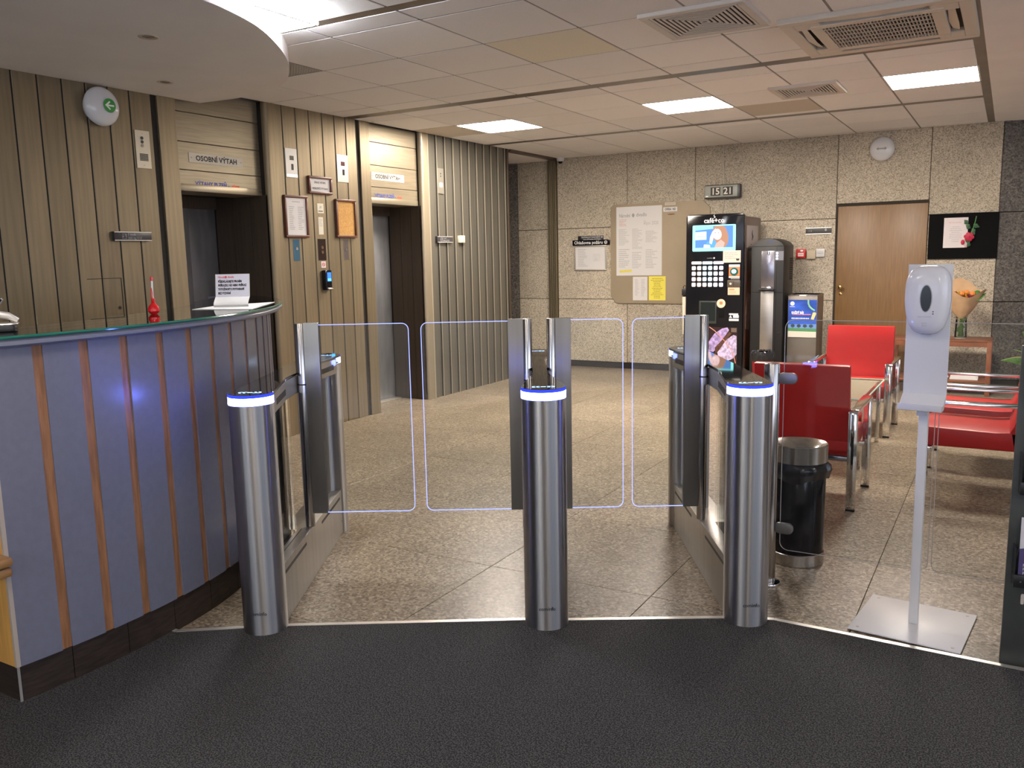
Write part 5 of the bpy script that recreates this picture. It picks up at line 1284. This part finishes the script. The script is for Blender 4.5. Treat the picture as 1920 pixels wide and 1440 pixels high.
# paper cone with pleats, open at the top, higher at the back
vs=[];fs=[];n=40; levels=6
for i in range(n):
    a=2*math.pi*i/n
    for k in range(levels):
        f=k/(levels-1); r_=.028+(.205-.028)*f**.85; z=.20+.26*f
        back=max(0,math.sin(a)); tip=.10*back*f**2 + .045*f**2*math.cos(3*a+.8)
        w_=1+.07*f*math.sin(7*a+k)
        vs.append((r_*w_*math.cos(a),r_*.62*w_*math.sin(a),z+tip))
for i in range(n):
    j=(i+1)%n
    for k in range(levels-1): fs.append((i*levels+k,j*levels+k,j*levels+k+1,i*levels+k+1))
MB().add(vs,fs).build('kraft_wrap',kraft_m,t2,smooth=True)
for i in range(22):
    a=rng.uniform(0,6.28); r_=rng.uniform(.0,.15); m_=(yel_m,orange_m,burg_m,yel_m,green_m,burg_m)[i%6]
    fb=MB(); cx_,cy_,cz_=r_*math.cos(a),r_*.55*math.sin(a),.41+rng.uniform(0,.05)
    if m_ is green_m or m_ is yel_m:
        for q in range(7):
            b_=2*math.pi*q/7; fb.add([(cx_,cy_,cz_),(cx_+.018*math.cos(b_-.3),cy_+.018*math.sin(b_-.3),cz_+.008),(cx_+.038*math.cos(b_),cy_+.038*math.sin(b_),cz_+.022),(cx_+.018*math.cos(b_+.3),cy_+.018*math.sin(b_+.3),cz_+.008)],[(0,1,2,3)])
    fb.ball((cx_,cy_,cz_),.014 if m_ is yel_m else .026,8,5)
    fb.build('flower' if m_ is not green_m else 'leaf_tuft',m_,t2)
fb=MB(); fb.add([(.10,-.05,.36),(.17,-.06,.40),(.21,-.02,.46),(.13,-.0,.43)],[(0,1,2,3)]); fb.build('leaf',green_m,t2)
# plant behind the side-on armchairs, mostly outside the frame
t=thing('potted_plant','potted plant with long yellow-edged leaves at the right edge','plant',(.40,7.4,0))
MB().lathe([(0,0),(.13,0),(.17,.30),(.155,.30),(.15,.27),(0,.27)],28).build('pot',mat('pot_clay',(.30,.16,.10),.7),t,smooth=True)
def strap(tip,base,w,droop,name):
    A=Vector(base);B_=Vector(tip);n=9; vs=[];side=(B_-A).cross(Vector((0,1,0))); side.normalize()
    for i in range(n):
        f=i/(n-1); c=A.lerp(B_,f)+Vector((0,0,droop*math.sin(math.pi*f))); ww=w*math.sin(math.pi*min(.97,f*.85+.12))
        vs+= [c-side*ww,c-side*ww*.72,c+Vector((0,-.004,0)),c+side*ww*.72,c+side*ww]
    inner=[];outer=[]
    for i in range(n-1):
        for k in range(4):
            q=(i*5+k,i*5+k+1,i*5+k+6,i*5+k+5); (outer if k in (0,) else inner).append(q)
    l=MB().add(vs,inner).build('leaf',mat('plant_leaf',(.16,.36,.09),.4,0,.25,30),t,smooth=True)
    MB().add(vs,outer).build('leaf_margin',mat('leaf_margin',(.70,.72,.22),.45),l,smooth=True)
def pl_(px,py): p=ony(px,py,7.2); return (p.x-.40,p.y-7.4,p.z)
strap(pl_(1877,676),(-.10,-.12,.48),.035,.06,'a'); strap(pl_(1917,622),(-.02,-.08,.40),.04,.02,'b'); strap(pl_(1900,655),(-.03,-.02,.35),.010,.08,'c')
strap((.25,.1,1.0),(.02,0,.3),.04,.05,'d'); strap((.05,.2,1.15),(0,.02,.3),.04,.02,'e'); strap((-.05,-.05,1.1),(0,0,.3),.035,.02,'f'); strap((.3,-.1,.8),(.03,0,.3),.035,.08,'g')

# ================================================================== LIFT WALL THINGS
plate_m=mat('plate_cream',(.50,.45,.35),.4,.4); platem=mat('plate_silver',(.38,.37,.35),.42,.6)
def lplate(nm,lab,cat,a,b,c,d,m_,th=.004,off=BO-.004,group=None,bev=.001):
    t,wd,h=wthing(nm,lab,cat,'L',a,b,c,d,group,off)
    MB().box(-wd/2,wd/2,-th,0,-h/2,h/2).build('plate',m_,t,bevel=bev,seg=1); return t,wd,h
t,wd,h=lplate('intercom_plate','brass intercom plate with speaker grille left of left lift','intercom',251,243,284,317,plate_m,.006)
for z in (.30,.20,.10): MB().cyl((-.005,-.009,h*z),.011,.004,16,'y').build('button' ,black_m if z>.15 else mat('button_dull',(.3,.26,.2),.4),t)
for i in range(7): MB().box(-wd*.28,wd*.30,-.0075,-.006,-h*(.12+.028*i)-.003,-h*(.12+.028*i)+.002).build('speaker_slot',slotdk_m,t)
sc=MB(); sc.cyl((0,-.008,h*.42),.003,.002,8,'y'); sc.cyl((0,-.008,-h*.42),.003,.002,8,'y'); sc.build('screw',mat('screw_dull',(.35,.3,.22),.4,.8),t)
def kgplate(a,b,c,d,lab):
    t,wd,h=wthing('lift_sign',lab,'sign','L',a,b,c,d)
    MB().box(-wd/2,wd/2,-.028,0,-h/2,h/2).build('body',mat('sign_slate',(.035,.032,.035),.35),t,bevel=.001)
    r_=MB(); r_.box(-wd/2,wd/2,-.030,-.002,h/2-.006,h/2-.001); r_.box(-wd/2,wd/2,-.030,-.002,-h/2+.001,-h/2+.006); r_.build('rail',mat('rail_ivory',(.66,.62,.54),.4,.3),t)
    ih=h*.52; x0=-wd/2+wd*.20
    MB().tube([(x0,-.0285,-ih/2),(x0+ih,-.0285,-ih/2),(x0+ih,-.0285,ih/2),(x0,-.0285,ih/2)],.0015,4,closed=True).build('pictogram_frame',inkg_m,t)
    text('↓T',ih*.9,inkg_m,t,x0+ih/2,0,-.0287)
    text('5 osob',h*.36,inkg_m,t,x0+ih*1.35,h*.19,-.0287,'LEFT'); text('500 kg V10',h*.38,inkg_m,t,x0+ih*1.35,-h*.20,-.0287,'LEFT')
kgplate(209,434,280,452,'black lift capacity sign reading 500 kg V10, left of left lift')
kgplate(816,443,845,455,'black lift capacity sign on pale boards right of right lift')
def onhead(lab,cat,nm,px0,py0,px1,py1,hdx):
    X=WX-hdx; a=onx(px0,py0,X); b=onx(px1,py1,X); c=(a+b)/2
    t=thing(nm,lab,cat,(X,c.y,c.z),R(90)); return t,abs(b.y-a.y),abs(a.z-b.z)
for (q,lab,hdx,q2,lab2) in (((353,288,455,312),'plate reading OSOBNÍ VÝTAH above the left lift',.075,(366,341,450,353),'blue and red VÝTAHY PLZEŇ lettering above the left lift'),
                       ((695,324,757,341),'plate reading OSOBNÍ VÝTAH above the right lift',.05,(703,364,754,373),'blue and red VÝTAHY PLZEŇ lettering above the right lift')):
    t,wd,h=onhead(lab,'sign','lift_sign',*q,hdx)
    h=.072
    MB().box(-wd/2,wd/2,-.004,0,-h/2,h/2).build('plate',mat('plate_ivory',(.62,.57,.47),.65,.0),t,bevel=.001,seg=1)
    text('OSOBNÍ VÝTAH',.052,ink_m,t,0,-.002,-.0052,width=wd*.76,bold=.0014)
    sc=MB(); sc.cyl((-wd/2+.02,-.005,0),.003,.002,8,'y'); sc.cyl((wd/2-.02,-.005,0),.003,.002,8,'y'); sc.build('screw',slotdk_m,t)
    t,wd,h=onhead(lab2,'lettering','lift_lettering',*q2,hdx)
    MB().box(-wd/2-.01,wd/2+.01,-.0012,-.0002,-.024,.024).build('clear_film',MATS['bronze_header'],t)
    text('VÝTAHY PLZEŇ -',.040,inkb_m,t,-wd/2,0,-.0016,'LEFT',width=wd*.76,bold=.0014); text('elex',.040,inkrd_m,t,wd*.31,-.001,-.0016,'LEFT',width=wd*.18,bold=.0008)
for (q,lab,red_) in (((533,277,558,334),'steel floor indicator plate with dark squares, beside left lift',False),((630,289,653,343),'steel floor indicator plate with reddish display, beside right lift',True)):
    t,wd,h=lplate('indicator_plate',lab,'lift indicator',*q,platem,.006)
    MB().box(-wd*.14,wd*.2,-.0075,-.006,h*.10,h*.25).build('floor_display',mat('display_red',(.10,.02,.02),.2) if red_ else mat('display_olive',(.05,.05,.025),.2),t)
    MB().box(-wd*.03,wd*.15,-.0075,-.006,-h*.24,-h*.03).build('direction_display',mat('display_dark',(.03,.025,.025),.2),t)
    if not red_: MB().box(-wd/2+.004,wd/2-.004,-.0068,-.006,-h/2+.006,-h/2+.026).build('lower_strip',alu_m,t)
def pframe(lab,cat,a,b,c,d,m_in,nm='picture_frame',lines=0):
    t,wd,h=wthing(nm,lab,cat,'L',a,b,c,d)
    f=.020; fr=MB()
    for q in ((-wd/2,wd/2,-h/2,-h/2+f),(-wd/2,wd/2,h/2-f,h/2),(-wd/2,-wd/2+f,-h/2+f,h/2-f),(wd/2-f,wd/2,-h/2+f,h/2-f)): fr.box(q[0],q[1],-.026,0,q[2],q[3])
    fr.build('frame',frame_m,t,bevel=.004); MB().box(-wd/2+f*.8,wd/2-f*.8,-.012,-.004,-h/2+f*.8,h/2-f*.8).build('panel',m_in,t)
    return t,wd,h
t,wd,h=pframe('mahogany frame with two-column white notice between the lifts','framed notice',529,365,577,446,cork_m)
b=MB().box(-wd/2+.022,wd/2-.020,-.0135,-.0125,-h/2+.022,h/2-.022).build('notice_sheet',paper_m,t)
print_lines(t,-wd*.30,-.01,-h*.32,h*.25,13,inkg_m,-.0140,.35,.5); print_lines(t,.02,wd*.33,-h*.32,h*.25,13,inkg_m,-.0140,.35,.5); print_lines(t,-.04,.06,h*.33,h*.37,1,inkg_m,-.0140,.5,.1)
t,wd,h=pframe('mahogany frame with bare orange cork board between the lifts','cork board',626,373,667,446,cork_m,'cork_board')
MB().ball((wd*.36,-.014,h*.42),.005,8,5).build('pin',redp_m,t)
t,wd,h=pframe('small landscape mahogany frame with two printed lines, topmost between lifts','framed notice',575,329,620,366,paper_m)
text('ZÁKAZ VSTUPU',.022,ink_m,t,0,.022,-.0125,width=wd*.5,bold=.0006); text('NEBEZPEČÍ VÝTAHU',.022,ink_m,t,0,-.028,-.0125,width=wd*.68,bold=.0006)
t,wd,h=lplate('label_plate','small cream square label with emblem, above tall narrow label','label',594,381,607,400,mat('label_ivory',(.66,.62,.50),.5),.002)
MB().tube([(-.012,-.0025,-.005),(-.004,-.0025,.018),(.004,-.0025,.0),(.014,-.0025,.02)],.0012,4).build('emblem',inkg_m,t); print_lines(t,-wd*.35,wd*.35,-h*.38,-h*.22,1,ink_m,-.0025,.6,.05)
t,wd,h=lplate('label_plate','tall narrow cream label with small print between the two frames','label',596,407,607,440,MATS['label_ivory'],.002); print_lines(t,-wd*.38,wd*.38,-h*.05,h*.42,7,inkg_m,-.0025,.4,.4)
t,wd,h=lplate('call_button_plate','blue-tinted steel call button plate under the notice frame','call button',549,449,563,489,mat('plate_blue',(.12,.27,.40),.2,.7),.003)
MB().cyl((0,-.008,.012),.013,.006,20,'y').build('button',chrome_m,t)
t,wd,h=lplate('call_button_plate','dark steel call button plate with two buttons, middle one','call button',595,448,612,488,mat('plate_dark',(.10,.075,.07),.15,.8),.003)
for z in (.018,-.022): MB().cyl((0,-.009,z),.014,.007,20,'y').build('button',chrome_m,t)
t,wd,h=lplate('call_button_plate','brownish steel call button plate under the cork board','call button',643,449,654,487,mat('plate_taupe',(.28,.23,.21),.2,.8),.003)
MB().cyl((0,-.008,.0),.012,.006,20,'y').build('button',steel_m,t)
t,wd,h=lplate('no_smoking_sticker','small red and white prohibition sticker above the wall terminal','sticker',602,490,611,502,mat('sticker_white',(.72,.62,.60),.5),.0015,BO-.004)
MB().tube([(.015*math.cos(R(a)),-.002,.015*math.sin(R(a))) for a in range(0,360,24)],.0025,5,closed=True).build('ring',mat('sticker_red',(.6,.05,.05),.5),t); MB().tube([(-.010,-.002,.010),(.010,-.002,-.010)],.0022,5).build('bar',MATS['sticker_red'],t)
t,wd,h=wthing('wall_terminal','black wall terminal with glowing blue screen between lifts','terminal','L',598,504,621,546)
wd=.085; h=.175
MB().box(-wd/2,wd/2,-.045,0,-h/2,h/2).build('housing',blackgloss_m,t,bevel=.010)
MB().box(-wd*.22,wd*.34,-.0465,-.045,-h*.06,h*.38).build('screen',emat('terminal_blue',(.04,.16,.85),1.1),t); MB().box(-wd*.18,wd*.30,-.0470,-.0465,-h*.04,h*.08).build('screen_band',emat('terminal_cyan',(.1,.6,1.),1.2),t)
MB().prism([(-.03,-h*.33),(-.065,-h*.43),(-.06,-h*.47),(-.03,-h*.46)],-wd*.3,wd*.42,'x').build('sensor_lip',mat('terminal_silver',(.55,.53,.50),.25,.6),t,bevel=.003)
t,wd,h=lplate('indicator_plate','pale indicator plate with two small dark dots, right of right lift','lift indicator',818,315,831,364,mat('plate_pale',(.30,.28,.23),.3,.6),.005,.008)
for z in (.29,.19): MB().cyl((.0,-.0055,h*z),.008,.002,12,'y').build('dot',slotdk_m,t)
MB().prism(rrect(-wd*.25,wd*.25,-h*.24,-h*.06,.006),-.0065,-.005,'y').build('key_cover',mat('cover_pale',(.58,.54,.46),.3),t)
t,wd,h=wthing('light_switch','small cream light switch beside the lift capacity sign','switch','L',857,441,868,456,None,.0); s=.038
MB().box(-s*1.3,s*1.3,-.035,0,-s,s).build('plate',mat('switch_cream',(.66,.58,.44),.45),t,bevel=.004); MB().box(-s*.9,s*.9,-.040,-.035,-s*.7,s*.7).build('rocker',MATS['switch_cream'],t,bevel=.003)
# flush hatch in the boards behind the counter
t,wd,h=wthing('wall_hatch','flush bronze hatch with round keyhole in the boarded wall','hatch','L',163,523,238,640,None,.0005)
h2=h/2; ct=MB(); ct.box(-wd/2,wd/2,-.0012,-.0002,h2-.004,h2); ct.box(wd/2-.006,wd/2,-.0012,-.0002,-h2,h2-.004); ct.build('seam',void_m,t)
p=onx(225,577,WX); MB().cyl((p.y-t.location.y,-.002,p.z-t.location.z),.011,.002,16,'y').build('keyhole',void_m,t)
